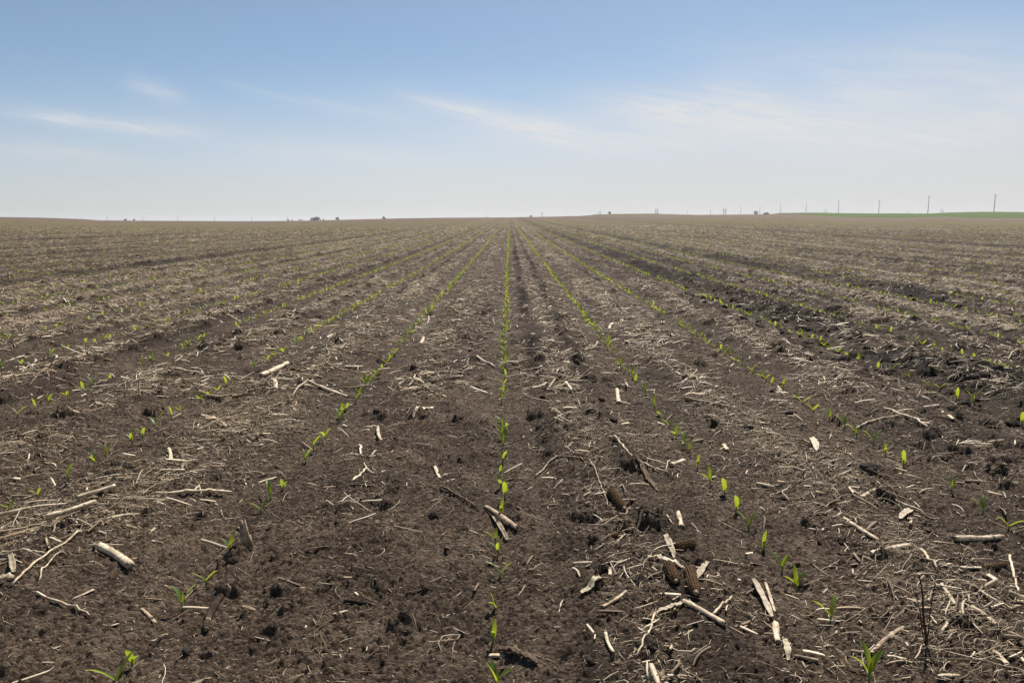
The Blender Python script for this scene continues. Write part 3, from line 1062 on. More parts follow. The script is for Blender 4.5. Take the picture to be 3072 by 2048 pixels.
def build_seedlings():
    kinds = list(POSES)
    allp = []                                           # (dist, k, x, y, kind or None)
    for k in range(-110, 111):
        xr = row_x(k)
        ylast = 1.0
        vig = 1.0 if abs(k) <= 3 else (0.85 if abs(k) < 9 else 0.7)
        if k in PLANTS:
            for (px, py, kd) in PLANTS[k]:
                x, y = at(px, py)
                allp.append((y, k, x, y, kd))
                ylast = max(ylast, y)
        else:
            ylast = max(1.0, (abs(xr) - 1.5) / 0.74)
        y = ylast + 0.14
        while y < 130:
            if random.random() < vig * (1 if y < 60 else 0.8):
                x = xr + bend(y) + random.gauss(0, 0.012)
                allp.append((y, k, float(x), y, None))
            y += random.uniform(0.105, 0.155) * (1 if y < 40 else 1.35)
            if random.random() < (0.012 if abs(k) < 3 else 0.03):
                y += random.uniform(0.2, 0.6)
    allp.sort()
    xs = np.array([p[2] for p in allp])
    ys = np.array([p[3] for p in allp])
    vis = in_view(xs, ys)
    hero = [i for i in range(len(allp)) if vis[i]][:300]
    hs = set(hero)
    zs = ground_z(xs, ys, False)
    count = {}
    for n, i in enumerate(hero):
        d, k, x, y, kd = allp[i]
        kd = kd or random.choice(['vee', 'vee', 'vee', 'spear', 'tri', 'wide', 'lean', 'broad'])
        var = random.randrange(4)
        stem, leaves = SEED_MESH[kd, var]
        e = bpy.data.objects.new("corn_seedling", None)
        COL.objects.link(e)
        e.empty_display_size = 0.03
        e.location = (x, y, gz(x, y) + 0.004)
        e.rotation_euler = (random.gauss(0, .06), random.gauss(0, .06), random.gauss(0, 0.35))
        sc = random.uniform(0.72, 0.94) * (1.08 if d > 3 else 1)
        e.scale = (sc, sc, sc)
        link("stem", stem, e)
        for lm in leaves:
            link("leaf", lm, e)
        count[k] = c = count.get(k, 0) + 1
        row = 'centre row' if k == 0 else '%s row %s of centre' % (ORD[abs(k)], 'left' if k < 0 else 'right')
        if c <= 16:
            lab = '%s corn seedling up the %s, %s' % (ORD[c], row, POSE_TEXT[kd])
            if len(lab.split()) > 16:
                lab = '%s corn seedling up the %s' % (ORD[c], row)
            tag(e, lab, 'seedling', 'corn seedlings in the nearest rows')
        else:
            tag(e, 'small corn seedling farther along the %s, one of a line' % row, 'seedling', 'small corn seedlings farther along the %s' % row)
    # the thousands beyond: one mesh
    rest = np.array([i for i in range(len(allp)) if i not in hs])
    x, y, z = xs[rest], ys[rest], zs[rest] + 0.008
    n = len(x)
    V, Q, T, off = [], [], [], 0
    kr = rng.integers(0, len(kinds), n)
    scl = rng.uniform(0.76, 1.06, n)
    rot = rng.uniform(0, 2 * math.pi, n)
    rot = np.where(rng.random(n) < 0.6, rng.normal(0, 0.5, n), rot)
    for a, kd in enumerate(kinds):
        for near in (True, False):
            sel = np.where((kr == a) & ((y < 14) == near))[0]
            if not len(sel):
                continue
            K = 5 if near else 3
            for (ln, wd, az, el, cu, fo, tw) in POSES[kd][:3]:
                P = leaf_grid(ln, wd, R(az), R(el), cu, fo, K, tw, 0.014)
                if not near:
                    P = P[:, ::2]
                    P[:, :, 0] *= 1.15
                m = P.shape[1]
                P = P.reshape(-1, 3)
                c, s = np.cos(rot[sel])[:, None], np.sin(rot[sel])[:, None]
                sc = scl[sel][:, None]
                W = np.stack([x[sel][:, None] + sc * (P[:, 0] * c - P[:, 1] * s), y[sel][:, None] + sc * (P[:, 0] * s + P[:, 1] * c), z[sel][:, None] + sc * P[:, 2]], -1)
                pat = []
                for r_ in range(K - 1):
                    for i_ in range(m - 1):
                        pat.append((r_ * m + i_, r_ * m + i_ + 1, r_ * m + m + i_ + 1, r_ * m + m + i_))
                q = (np.arange(len(sel)) * K * m)[:, None, None] + np.array(pat)[None] + off
                V.append(W.reshape(-1, 3))
                Q.append(q.reshape(-1, 4))
                T.append(np.repeat(rng.uniform(.25, .9, len(sel)), K * m))
                off += W.shape[0] * K * m
    me = mesh_np("corn_rows", np.concatenate(V), np.concatenate(Q), M_LEAF, {'tint': np.concatenate(T)})
    tag(link("corn_rows", me), "countless small corn seedlings in rows running far across the field", "seedlings", kind="stuff")


build_seedlings()


# ------------------------------------------------------------------ stalks, husks, cobs and clods one can pick up
def place_line(p0, p1, r, embed=0.35):
    (x0, y0), (x1, y1) = at(*p0), at(*p1)
    L = math.hypot(x1 - x0, y1 - y0)
    z0, z1, zm = gz(x0, y0), gz(x1, y1), gz((x0 + x1) / 2, (y0 + y1) / 2)
    up = max(0, zm - (z0 + z1) / 2) * 0.8 + r * (1 - embed)
    return (x0, y0, z0 + up), (x1, y1, z1 + up), L


def px_size(py, w):
    """metres across of w pixels lying on the ground at row py"""
    return w * CAM_H / ((py - HOR) * math.cos(PITCH))


def orient(o, a, b):
    d = [b[i] - a[i] for i in range(3)]
    o.location = [(a[i] + b[i]) / 2 for i in range(3)]
    o.rotation_euler = (0, -math.atan2(d[2], math.hypot(d[0], d[1])), math.atan2(d[1], d[0]))


def stalk_piece(p0, p1, wpx, label, mat=None, tint=.75, node=None, squash=.85, name="stalk_piece", group=None, bend_=0.0, lift=0.001):
    rs = np.random.default_rng(abs(hash((p0, p1))) % 99991)
    if name == 'stalk_chip':
        squash = .45
    tint = min(tint, .66 + .10 * rs.random())
    bend_ = bend_ or rs.normal(0, .022)
    r = px_size((p0[1] + p1[1]) / 2, wpx) / 2 * .93
    a, b, L = place_line(p0, p1, r * squash, .25 if lift > .005 else .42)
    a, b = (a[0], a[1], a[2] + lift), (b[0], b[1], b[2] + lift)
    mat = mat or M_STALK
    mb = MB()
    K, n = 15, 14
    s = np.linspace(-.5, .5, K)
    rad = r * (1 + 0.07 * np.sin(s * 9 + rs.uniform(0, 6)) - rs.uniform(-.2, .3) * s + 0.05 * rs.normal(0, 1, K))
    rad[[0, -1]] *= rs.uniform(.7, 1.05, 2)
    P = np.zeros((K, n, 3))
    th = np.linspace(0, 2 * math.pi, n, endpoint=False)
    prof = 1 + 0.05 * np.cos(2 * th + 1) + 0.04 * rs.normal(0, 1, n)
    mid_y = bend_ * L * (1 - (2 * s) ** 2)
    for k in range(K):
        jag = (rs.normal(0, 0.35 if name == 'stalk_piece' else 0.9, n) * r) if k in (0, K - 1) else 0
        P[k, :, 0] = s[k] * L + jag
        P[k, :, 1] = rad[k] * prof * np.cos(th) + mid_y[k]
        P[k, :, 2] = rad[k] * prof * squash * np.sin(th)
    tn = np.clip(tint + 0.10 * rs.normal(0, 1, (K, n)), 0, 1)
    # hollow rind: inner wall joined to the outer one at both ends
    inner = P.copy()
    c = P.mean(1, keepdims=True)
    inner = c + (P - c) * np.array([1, .78, .78])
    full = np.concatenate([P, inner[::-1], P[:1]], 0)
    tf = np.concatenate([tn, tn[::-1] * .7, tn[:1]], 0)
    mb.grid(full, True, tf)
    o = link(name, mb.mesh(name, mat))
    orient(o, a, b)
    # pith, a little back from the broken ends
    pm = MB()
    pts = np.stack([np.linspace(-.485, .485, 7) * L, bend_ * L * (1 - (2 * np.linspace(-.485, .485, 7)) ** 2), np.zeros(7)], 1)
    pm.tube(pts, r * .80, 10, 0.45, squash=squash)
    link("pith", pm.mesh("pith", M_PITH), o)
    if node is not None:
        nm = MB()
        t = node - .5
        x = t * L
        yb = bend_ * L * (1 - (2 * t) ** 2)
        pr = np.array([-.55, -.25, 0, .25, .55]) * r
        nm.tube([(x + d, yb, 0) for d in pr], r * np.array([1.0, 1.10, 1.16, 1.10, 1.0]), 14, max(tint - .4, .1), squash=squash, caps=False)
        link("node_ring", nm.mesh("node_ring", mat), o)
    tag(o, label, 'stalk', group)
    return o


def husk_strip(pts, wpx, label, mat=None, tint=.7, curl=.5, name="husk_strip", cat='husk', lift=0.004):
    rs = np.random.default_rng(abs(hash((pts[0], pts[-1]))) % 99991)
    G = [at(*p) for p in pts]
    w = px_size(sum(p[1] for p in pts) / len(pts), wpx)
    g = np.array(G)
    K = 15
    d = np.concatenate([[0], np.cumsum(np.hypot(*np.diff(g, axis=0).T))])
    t = np.linspace(0, d[-1], K)
    x, y = np.interp(t, d, g[:, 0]), np.interp(t, d, g[:, 1])
    z = ground_z(x, y)
    z = np.maximum(z, np.interp(t, [0, d[-1]], [z[0], z[-1]])) + lift + 0.006 * np.sin(np.linspace(0, 3.1, K)) * rs.random()
    c = np.array([x.mean(), y.mean(), z.mean()])
    T = np.gradient(np.stack([x, y], 1), axis=0)
    T /= np.linalg.norm(T, axis=1)[:, None] + 1e-9
    Nn = np.stack([-T[:, 1], T[:, 0]], 1)
    s = np.linspace(-1, 1, K)
    half = w / 2 * (1 - 0.45 * np.abs(s) ** 3) * (1 + .12 * rs.normal(0, 1, K))
    th = np.linspace(-1, 1, 5)
    thick = max(0.0008, w * 0.05)
    top = np.zeros((K, 5, 3))
    tw = rs.normal(0, .25) + s * rs.normal(0, .4)
    for i, v in enumerate(th):
        lat = v * half
        up = curl * half * v * v + lat * np.sin(tw) * .5
        top[:, i, 0] = x + Nn[:, 0] * lat - c[0]
        top[:, i, 1] = y + Nn[:, 1] * lat - c[1]
        top[:, i, 2] = z + np.maximum(up, -half * .3) - c[2]
    bot = top[:, ::-1].copy()
    bot[:, :, 2] -= thick
    ring = np.concatenate([top, bot], 1)
    mb = MB()
    tn = np.clip(tint + .08 * rs.normal(0, 1, (K, 1)) + np.zeros((K, 10)), 0, 1)
    mb.grid(ring, True, tn, caps=True)
    o = link(name, mb.mesh(name, mat or M_HUSK))
    o.location = c
    tag(o, label, cat)
    return o


def straw_stick(pts, wpx, label, mat=None, tint=.75, name="straw_stick"):
    rs = np.random.default_rng(abs(hash((pts[0], pts[-1]))) % 99991)
    g = np.array([at(*p) for p in pts])
    w = px_size(sum(p[1] for p in pts) / len(pts), wpx)
    K = 5 + 4 * (len(pts) - 1)
    d = np.concatenate([[0], np.cumsum(np.hypot(*np.diff(g, axis=0).T))])
    t = np.linspace(0, d[-1], K)
    x, y = np.interp(t, d, g[:, 0]), np.interp(t, d, g[:, 1])
    z = ground_z(x, y)
    for _ in range(2):
        z[1:-1] = np.maximum(z[1:-1], (z[:-2] + z[2:]) / 2)
    z = z + w * .5 + 0.003
    P = np.stack([x, y, z], 1)
    P[:, :2] += rs.normal(0, w * .25, (K, 2))
    c = P.mean(0)
    mb = MB()
    mb.tube(P - c, w / 2 * np.linspace(1.05, .75, K) * (1 + .1 * rs.normal(0, 1, K)), 8, np.repeat(np.clip(tint + .1 * rs.normal(0, 1, K), 0, 1), 8))
    o = link(name, mb.mesh(name, mat or M_STALK))
    o.location = c
    tag(o, label, 'straw')
    return o


S = stalk_piece
D = M_DARKSTALK
S((291, 1668), (394, 1722), 27, "pale round stalk segment with a dark hollow end on bare soil", tint=.9, node=.06, squash=.95)
S((143, 1583), (290, 1545), 20, "bent pale stalk with a rounded end over a black hollow in the straw heap", tint=.85, node=.3, bend_=-.04, lift=.016)
S((234, 1522), (348, 1500), 14, "straight pale stalk lying behind the bent stalk in the straw heap", tint=.8, lift=.014)
S((-10, 1562), (95, 1553), 15, "pale stalk cut off by the photo's edge beside the bent stalk", tint=.75, lift=.014)
husk_strip([(505, 1508), (600, 1496), (696, 1484)], 17, "long split stalk tapering to a pale end across the bare soil", tint=.72)
straw_stick([(100, 1817), (190, 1838), (272, 1866)], 8, "long thin tan stick on bare soil near the bottom of the photo", tint=.7)
S((424, 1834), (477, 1867), 11, "small flat tan chip of stalk alone on smooth soil", tint=.5, name="stalk_chip")
straw_stick([(453, 1917), (501, 1905)], 7, "short straight straw alone on smooth soil below the flat tan chip", tint=.7)
S((219, 1817), (281, 1789), 11, "tan sliver of stalk just above the long thin tan stick", tint=.55, name="stalk_chip")
husk_strip([(33, 1691), (40, 1725), (45, 1760)], 17, "curled tan husk standing on end at the lower edge of the straw heap", tint=.5)
straw_stick([(40, 1790), (110, 1728), (172, 1681), (248, 1629)], 7, "long forked root fibre arching below the straw heap", tint=.75)
straw_stick([(118, 1772), (150, 1722), (190, 1690)], 5, "side fibre of the long forked root below the straw heap", tint=.7)
straw_stick([(0, 1690), (70, 1692), (140, 1697)], 8, "straight straw pointing in from the left edge under the straw heap", tint=.65)
husk_strip([(-5, 1780), (20, 1778), (45, 1776)], 26, "crumpled pale husk at the left edge of the photo", tint=.7, curl=.8)
S((663, 1801), (618, 1906), 22, "black rotten stalk pressed into the soil near the bottom", mat=D, tint=.25)  # dark piece standing in for the stub's cast shadow and a hole
S((508, 1374), (513, 1414), 11, "short pale chip pointing at the camera at the edge of the straw patch", tint=.8, name="stalk_chip")
S((1458, 1524), (1551, 1598), 17, "grey brown split stalk lying across the centre row", tint=.5)
husk_strip([(1463, 1529), (1495, 1570), (1522, 1617)], 15, "dark husk peeling off the split stalk that crosses the centre row", tint=.3)
straw_stick([(1320, 1472), (1380, 1502), (1429, 1534)], 8, "dark thin twig left of the split stalk on the centre row", mat=D, tint=.8)
S((1305, 1414), (1320, 1445), 11, "short white chip standing over a black hollow left of the centre row", tint=.9, name="stalk_chip")
husk_strip([(1744, 1817), (1780, 1795), (1811, 1777)], 18, "white edged open husk on soil right of the centre row", tint=.65, curl=.5)
S((1806, 1856), (1878, 1808), 12, "knobbly tan stalk just right of the white edged husk", tint=.5)
husk_strip([(1496, 1939), (1550, 1965), (1611, 2001)], 28, "dark brown cupped husk at the bottom beside the centre row", mat=D, tint=.7, curl=.9)
S((1825, 1715), (1830, 1750), 12, "upright tan chip touching a black stick right of the centre row", tint=.6, name="stalk_chip")
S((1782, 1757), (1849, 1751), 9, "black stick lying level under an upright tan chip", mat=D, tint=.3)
straw_stick([(1606, 1440), (1640, 1410), (1673, 1393), (1720, 1398), (1768, 1414), (1790, 1455), (1806, 1500), (1825, 1553)], 5, "very long bent fibre arching from the soil down to a corn cob", tint=.42)
straw_stick([(1830, 1343), (1870, 1378), (1897, 1395), (1950, 1416), (2006, 1429)], 8, "long crooked root running right across the dark soil", tint=.6)
S((1034, 1826), (1115, 1825), 14, "black hollow stalk lying level on the smooth soil at the bottom", mat=D, tint=.1)
S((2034, 1546), (2045, 1604), 16, "stubby white stalk piece pointing at the camera by a black clod", tint=.95)
husk_strip([(1968, 1869), (2010, 1858), (2055, 1846)], 15, "pale splintered stalk end running into the thick tan stalk", tint=.8, curl=.3)
S((2048, 1842), (2172, 1917), 20, "thick tan stalk lying in front of the heap of corn cobs", tint=.65, bend_=.01)
husk_strip([(1940, 1705), (1990, 1727), (2052, 1736)], 17, "pale ragged husk lying over the heap of corn cobs", tint=.85)
husk_strip([(1992, 1634), (2005, 1670), (2021, 1705)], 17, "tan husk strip leaning down onto the heap of corn cobs", tint=.6)
S((1816, 1934), (1840, 2003), 11, "white stick of stalk pointing at the camera near the bottom edge", tint=.9)
straw_stick([(1963, 1872), (1949, 1934), (1911, 2015)], 7, "long pale straw reaching down from the splintered stalk to the bottom edge", tint=.8)
S((2012, 1406), (2052, 1388), 15, "short white stalk by the row right of the centre row, near the crooked root", tint=.95)
husk_strip([(1897, 1414), (1935, 1450), (1973, 1486)], 15, "brown pointed husk on dark soil below the crooked root", mat=D, tint=.9)
S((2530, 1581), (2639, 1650), 14, "long white half stalk running down to the right between two rows", tint=.95)
S((2611, 1690), (2725, 1670), 21, "pale stalk segment with a node ring in its middle", tint=.75, node=.5)
S((2859, 1640), (3007, 1616), 22, "broken stalk with a dark split belly and a frayed node", tint=.7, node=.75)
S((2582, 1517), (2623, 1493), 13, "short tan stalk chip by the loose dark crumbs", tint=.7, name="stalk_chip")
husk_strip([(2701, 1581), (2732, 1550)], 22, "broad pale husk piece above the broken stalk", tint=.8)
straw_stick([(2687, 1529), (2773, 1555)], 7, "straight pale straw pointing right above the broad husk piece", tint=.85)
husk_strip([(2258, 1758), (2290, 1815), (2315, 1863)], 18, "long tattered husk lying lengthwise right of the cob heap", tint=.7)
S((2296, 1763), (2325, 1848), 10, "thin pale stalk alongside the long tattered husk", tint=.8)
S((2326, 1885), (2334, 1942), 21, "stubby pale tube of stalk standing toward the camera", tint=.85)
husk_strip([(2353, 1925), (2358, 1955), (2365, 1990)], 20, "pale folded husk just below the stubby stalk tube", tint=.75)
S((2382, 1982), (2453, 2002), 13, "brown stalk end lying right of the pale folded husk", tint=.4)
S((2615, 1964), (2711, 1891), 14, "brown round stick crossing a loose nest of straws near the bottom", tint=.42)
S((2553, 1944), (2601, 1961), 14, "short brown stalk under the nest of straws near the bottom", tint=.45)
S((2821, 1791), (2897, 1893), 14, "long tan stalk slanting down right beside a dead weed", tint=.6)
S((2911, 1853), (2987, 1917), 16, "tan stalk below the long slanting one, ending in a pale tip", tint=.65)
husk_strip([(2949, 1753), (2983, 1784)], 24, "square white chip of husk near the right edge", tint=.95)
S((3020, 1827), (3085, 1829), 19, "round pale stalk cut off by the right edge of the photo", tint=.75)
S((2978, 1987), (3016, 2034), 16, "white stalk near the lower right corner", tint=.9)
S((3040, 1944), (3085, 1999), 20, "dark brown stalk running off at the lower right corner", mat=D, tint=.8)
husk_strip([(2430, 1333), (2440, 1352), (2449, 1374)], 18, "white torn husk standing out of the straw right of the first row", tint=.95, curl=.7)
S((2172, 1343), (2184, 1363), 13, "small white chip beside the first row right of centre", tint=.9, name="stalk_chip")
straw_stick([(2139, 1879), (2165, 1845), (2196, 1808)], 8, "straight tan straw leaning up from the thick tan stalk", tint=.7)
husk_strip([(2086, 1777), (2105, 1735), (2124, 1696)], 17, "split tan stalk pointing away from the front corn cob", tint=.6)
straw_stick([(3026, 1682), (3040, 1745), (3054, 1806)], 8, "long pale straw pointing at the camera near the right edge", tint=.85)
straw_stick([(2759, 1682), (2785, 1718), (2811, 1748)], 9, "pale forked straw just right of the noded stalk segment", tint=.8)
S((784, 1136), (862, 1100), 19, "thick pale stalk with a root clump, largest in the straw patch", tint=.85, node=.2, bend_=-.03)
S((819, 1157), (880, 1159), 11, "level tan stick just below the thick pale stalk", tint=.65)
S((825, 1161), (827, 1188), 14, "white stub pointing at the camera under the level tan stick", tint=.95)
S((607, 1259), (679, 1308), 14, "tan stalk slanting across the straw patch left of the first row", tint=.65)
S((958, 1172), (1046, 1190), 12, "pale stalk reaching into the first row left of centre", tint=.8)
husk_strip([(62, 1124), (95, 1112), (130, 1103)], 14, "pale husk beside a black clod far over to the left", tint=.8)
S((623, 1196), (668, 1212), 15, "grey brown stalk in the straw patch beside a seedling", tint=.35)
husk_strip([(984, 1022), (1006, 1013)], 11, "small pale husk beside the second row left of centre", tint=.8)
S((300, 918), (353, 911), 9, "distant pale stalk lying level on the left of the field", tint=.85)
S((1294, 1157), (1390, 1141), 15, "dark weathered stalk with a clump of soil left of the centre row", mat=D, tint=.75)
S((1037, 1109), (1085, 1105), 10, "clean pale stalk lying level left of the first row", tint=.85)
husk_strip([(1240, 1266), (1275, 1245), (1303, 1229)], 12, "lone pale pointed husk on soil left of the centre row", tint=.95)
straw_stick([(1091, 1298), (1133, 1293)], 7, "level straw meeting a white stick at a right angle", tint=.8)
S((1135, 1294), (1146, 1336), 10, "white stick pointing at the camera from the end of a level straw", tint=.95)
straw_stick([(1081, 1348), (1083, 1384)], 7, "short pale straw pointing at the camera below the right angled pair", tint=.85)
straw_stick([(1429, 1081), (1486, 1105)], 7, "pale stick pointing at the centre row from the left", tint=.8)
S((1261, 1036), (1270, 1018), 10, "small upright white chip between first row and centre row", tint=.95, name="stalk_chip")
S((1851, 1174), (1856, 1219), 13, "pinkish pale stalk pointing at the camera left of the first right row", tint=.8)
straw_stick([(1697, 1174), (1706, 1180), (1716, 1194)], 9, "small white crooked straw right of the centre row", tint=.95)
S((1864, 1287), (1886, 1279), 11, "short white stub beside a long dark clod", tint=.9, name="stalk_chip")
straw_stick([(1059, 1462), (1078, 1440), (1088, 1432), (1098, 1418)], 7, "curved pale straw like a wishbone left of the centre row", tint=.85)
S((1829, 992), (1838, 975), 10, "white chip standing up in the straw between two right rows", tint=.95, name="stalk_chip")
straw_stick([(2057, 1205), (2125, 1224), (2192, 1246)], 8, "long dark stick slanting through the straw right of the first row", tint=.4)
S((2770, 1240), (2815, 1228), 9, "pale curved stalk among the black clods on the right", tint=.8)
S((2845, 1273), (2860, 1290), 12, "small white stub among the black clods on the right", tint=.95, name="stalk_chip")
straw_stick([(2655, 1245), (2720, 1275), (2795, 1310)], 7, "pair of long straws pointing down right below the black clods", tint=.8)
straw_stick([(2565, 1290), (2640, 1268), (2695, 1266)], 6, "long straw between the second and third rows on the right", tint=.75)


def stalk_stub():
    x, y = at(738, 1660)
    z = gz(x, y)
    o = bpy.data.objects.new("stalk_stub", None)
    COL.objects.link(o)
    o.location = (x, y, z)
    mb = MB()
    pts = [(0.004, 0, -.02), (0.002, 0.004, .02), (-.004, .008, .05), (-.010, .012, .078)]
    K, n = 4, 12
    th = np.linspace(0, 2 * math.pi, n, endpoint=False)
    P = np.zeros((K, n, 3))
    for k, (p, r) in enumerate(zip(pts, (.0165, .0145, .011, .0075))):
        P[k] = np.array(p) + np.stack([r * (1 + .15 * np.cos(3 * th + 1)) * np.cos(th), r * .8 * np.sin(th), np.zeros(n)], 1)
    P[-1, :, 2] += rng.normal(0, .008, n)
    mb.grid(P, True, .42, caps=True)
    link("stump", mb.mesh("stump", M_STALK), o)
    sp = MB()
    sp.tube([(.012, -.006, -.01), (.016, -.004, .02), (.012, .002, .045)], [.008, .007, .003], 8, .35)
    link("splinter", sp.mesh("splinter", M_STALK), o)
    for dx, dy in ((-.02, -.012), (.022, -.015), (.0, -.024)):
        rt = MB()
        rt.tube([(dx * .3, dy * .3, .008), (dx * .8, dy * .8, 0.004), (dx * 1.5, dy * 1.5, -.008)], [.004, .003, .002], 6, .25)
        link("root", rt.mesh("root", M_DARKSTALK), o)
    tag(o, "upright grey stalk stub rooted beside a three leaved seedling", "stub")


stalk_stub()


def corn_cob(p0, p1, wpx, label, sink=.42):
    r = px_size((p0[1] + p1[1]) / 2, wpx) / 2
    a, b, L = place_line(p0, p1, r, sink)
    o = bpy.data.objects.new("corn_cob", None)
    COL.objects.link(o)
    orient(o, a, b)
    mb = MB()
    K, n = 170, 84
    s = np.linspace(-.5, .5, K)
    th = np.linspace(0, 2 * math.pi, n, endpoint=False)
    S_, T_ = np.meshgrid(s, th, indexing='ij')
    body = r * np.sqrt(np.clip(1 - np.abs(2 * S_) ** 7, 0.05, 1)) * (1 - .12 * S_)
    nr = max(8, int(L / .0062))
    cells = np.abs(np.sin(S_ * math.pi * nr + (np.floor(T_ / (2 * math.pi / 14)) % 2) * math.pi / 2)) * np.abs(np.sin(T_ * 7))
    rr = body * (0.80 + .24 * cells ** .6) + .16 * r * fbm(S_ * 6 + p0[0], np.cos(T_) * 2 + np.sin(T_), 3, 2) + .10 * r * fbm(S_ * 40, T_ * 6, 5, 2)
    P = np.stack([S_ * L, rr * np.cos(T_), rr * np.sin(T_)], -1)
    mb.grid(P, True, .5, caps=True)
    link("cob_core", mb.mesh("cob_core", M_COB), o)
    e = MB()
    e.tube([(.48 * L, 0, 0), (.52 * L, 0, 0), (.55 * L, 0, .001)], [r * .45, r * .34, r * .22], 10, .1)
    link("cob_tip", e.mesh("cob_tip", M_PITH), o)
    tag(o, label, 'corn cob', 'bare corn cobs on the soil')


corn_cob((1828, 1514), (1872, 1566), 27, "brown corn cob at the end of the very long bent fibre")
corn_cob((2064, 1748), (2086, 1836), 37, "front corn cob of the heap, pointing at the camera, kernel cups clear")
corn_cob((2000, 1740), (2026, 1800), 34, "corn cob on the left of the heap under the ragged husk")
corn_cob((2026, 1676), (2082, 1646), 27, "rear corn cob of the heap, dark and lying crosswise")
corn_cob((1833, 1643), (1880, 1637), 15, "half buried corn cob lone in the soil right of the centre row", .7)
corn_cob((697, 1208), (758, 1204), 13, "dark corn cob sunk in the straw patch left of the first row", .5)
corn_cob((2960, 1728), (3020, 1716), 17, "small corn cob half sunk near the right edge of the photo", .5)


def weed(base, tips, label):
    x, y = at(*base)
    z = gz(x, y)
    o = bpy.data.objects.new("dead_weed", None)
    COL.objects.link(o)
    o.location = (x, y, z)
    mp = (base[1] - HOR) * math.cos(PITCH) / CAM_H
    for i, (tx, ty, w) in enumerate(tips):
        dx, dz = (tx - base[0]) / mp, (base[1] - ty) / mp * 1.12
        mb = MB()
        K = 8
        t = np.linspace(0, 1, K)
        pts = np.stack([dx * t ** 1.4 + .002 * np.sin(t * 9 + i), -.006 * np.sin(t * 4 + i), dz * t - .01 * (1 - t)], 1)
        mb.tube(pts, np.linspace(w, w * .5, K), 7, .4)
        link("stem", mb.mesh("weed_stem", M_WEED), o)
    tag(o, label, 'dead weed')


weed((2772, 1950), [(2790, 1752, .0015), (2745, 1756, .0030), (2736, 1800, .0013)], "dead dark weed with thin upright stems near the lower right corner")


CLOD_MESH = []
for i in range(9):
    nlat, nlon = 50, 76
    la = np.linspace(-math.pi / 2, math.pi / 2, nlat)
    lo = np.linspace(0, 2 * math.pi, nlon, endpoint=False)
    LA, LO = np.meshgrid(la, lo, indexing='ij')
    U = np.stack([np.cos(LA) * np.cos(LO), np.cos(LA) * np.sin(LO), np.sin(LA)], -1)
    rs = np.random.default_rng(500 + i)

    def lumps(n, sig, amp):
        D_ = rs.normal(0, 1, (n, 3))
        D_ /= np.linalg.norm(D_, axis=1)[:, None]
        w_ = rs.uniform(.3, 1, n)
        return amp * np.max(w_ * np.exp((U @ D_.T - 1) / sig ** 2), -1)
    r = .50 + lumps(8, .55, .55) + lumps(45, .24, .22) + lumps(260, .10, .14) + lumps(500, .055, .06)
    P = r[..., None] * U * np.array([.5, .45, .34])
    b = MB()
    b.grid(P, True, .5)
    CLOD_MESH.append(b.mesh("soil_clod", M_CLOD, smooth=False))


def clod(px, py, wpx, label, group=None, sink=.22):
    x, y = at(px, py)
    w = px_size(py, wpx)
    o = link("soil_clod", CLOD_MESH[random.randrange(9)])
    w *= .80
    o.location = (x, y, gz(x, y, False) + w * (.24 - sink) + .003)
    o.scale = (w, w * random.uniform(.7, .95), w * random.uniform(.75, 1.0))
    o.rotation_euler = (random.gauss(0, .3), random.gauss(0, .3), random.uniform(0, 6.28))
    tag(o, label, 'clod', group or 'dark soil clods')


for c in CLODS:
    clod(*c)

HEAP = 'black clods heaped in the cloddy strip on the right'
n = 0
while n < 190:
    yy = 2.5 + 9.0 * random.random() ** 2.0
    xx = row_x(3) + bend(yy) + random.uniform(-.2, .74)
    if n > 140:
        yy = 5 + 9 * random.random() ** 1.3
        xx = row_x(6) + bend(yy) + random.uniform(0, .75)
    if not in_view(np.array([xx]), np.array([yy]))[0]:
        continue
    w = random.uniform(.03, .088) * (1.3 if random.random() < .15 else 1)
    o = link("soil_clod", CLOD_MESH[random.randrange(9)])
    o.location = (xx, yy, gz(xx, yy, False) + w * .08)
    o.scale = (w * 1.1, w * random.uniform(.7, 1), w * random.uniform(.65, .95))
    o.rotation_euler = (random.gauss(0, .3), random.gauss(0, .3), random.uniform(0, 6.28))
    if n > 140:
        tag(o, "black clod among many alike in the farther cloddy strip on the right", 'clod', 'black clods in the farther cloddy strip')
    else:
        tag(o, "black clod among many alike in the cloddy strip beside the third right row", 'clod', HEAP)
    n += 1


# ------------------------------------------------------------------ poles and trees on the skyline
def sky_pos(px, Y):
    """ground position on the line of sight of pixel column px, Y metres off"""
    x = (px - VPX) / KX * Y
    return x, Y, float(terrain(np.array([x]), np.array([float(Y)]))[0])


def top_z(py, Y):
    return CAM_H + (HOR - py) * Y / KY


def pole(px, ytop, Y, label, group, rad=.15, arm=True):
    x, y, z = sky_pos(px, Y)
    h = top_z(ytop, Y) - z
    o = bpy.data.objects.new("utility_pole", None)
    COL.objects.link(o)
    o.location = (x, y, z)
    o.rotation_euler = (random.gauss(0, .006), random.gauss(0, .008), 0)
    mb = MB()
    mb.tube([(0, 0, -.5), (0, 0, h * .5), (0, 0, h)], [rad * 1.15, rad, rad * .75], 10)
    link("pole_shaft", mb.mesh("pole_shaft", M_WOOD), o)
    if arm:
        b = MB()
        b.tube([(-.45, 0, h - .5), (0, 0, h - .45), (.45, 0, h - .5)], [.05, .06, .05], 6)
        link("crossarm", b.mesh("crossarm", M_WOOD), o)
        for dx, dz in ((-.42, h - .45), (.42, h - .45), (0, h)):
            i = MB()
            i.tube([(dx, 0, dz), (dx, 0, dz + .1), (dx, 0, dz + .28)], [.05, .09, .05], 8)
            link("insulator", i.mesh("insulator", M_INS), o)
    tag(o, label, 'utility pole', group)


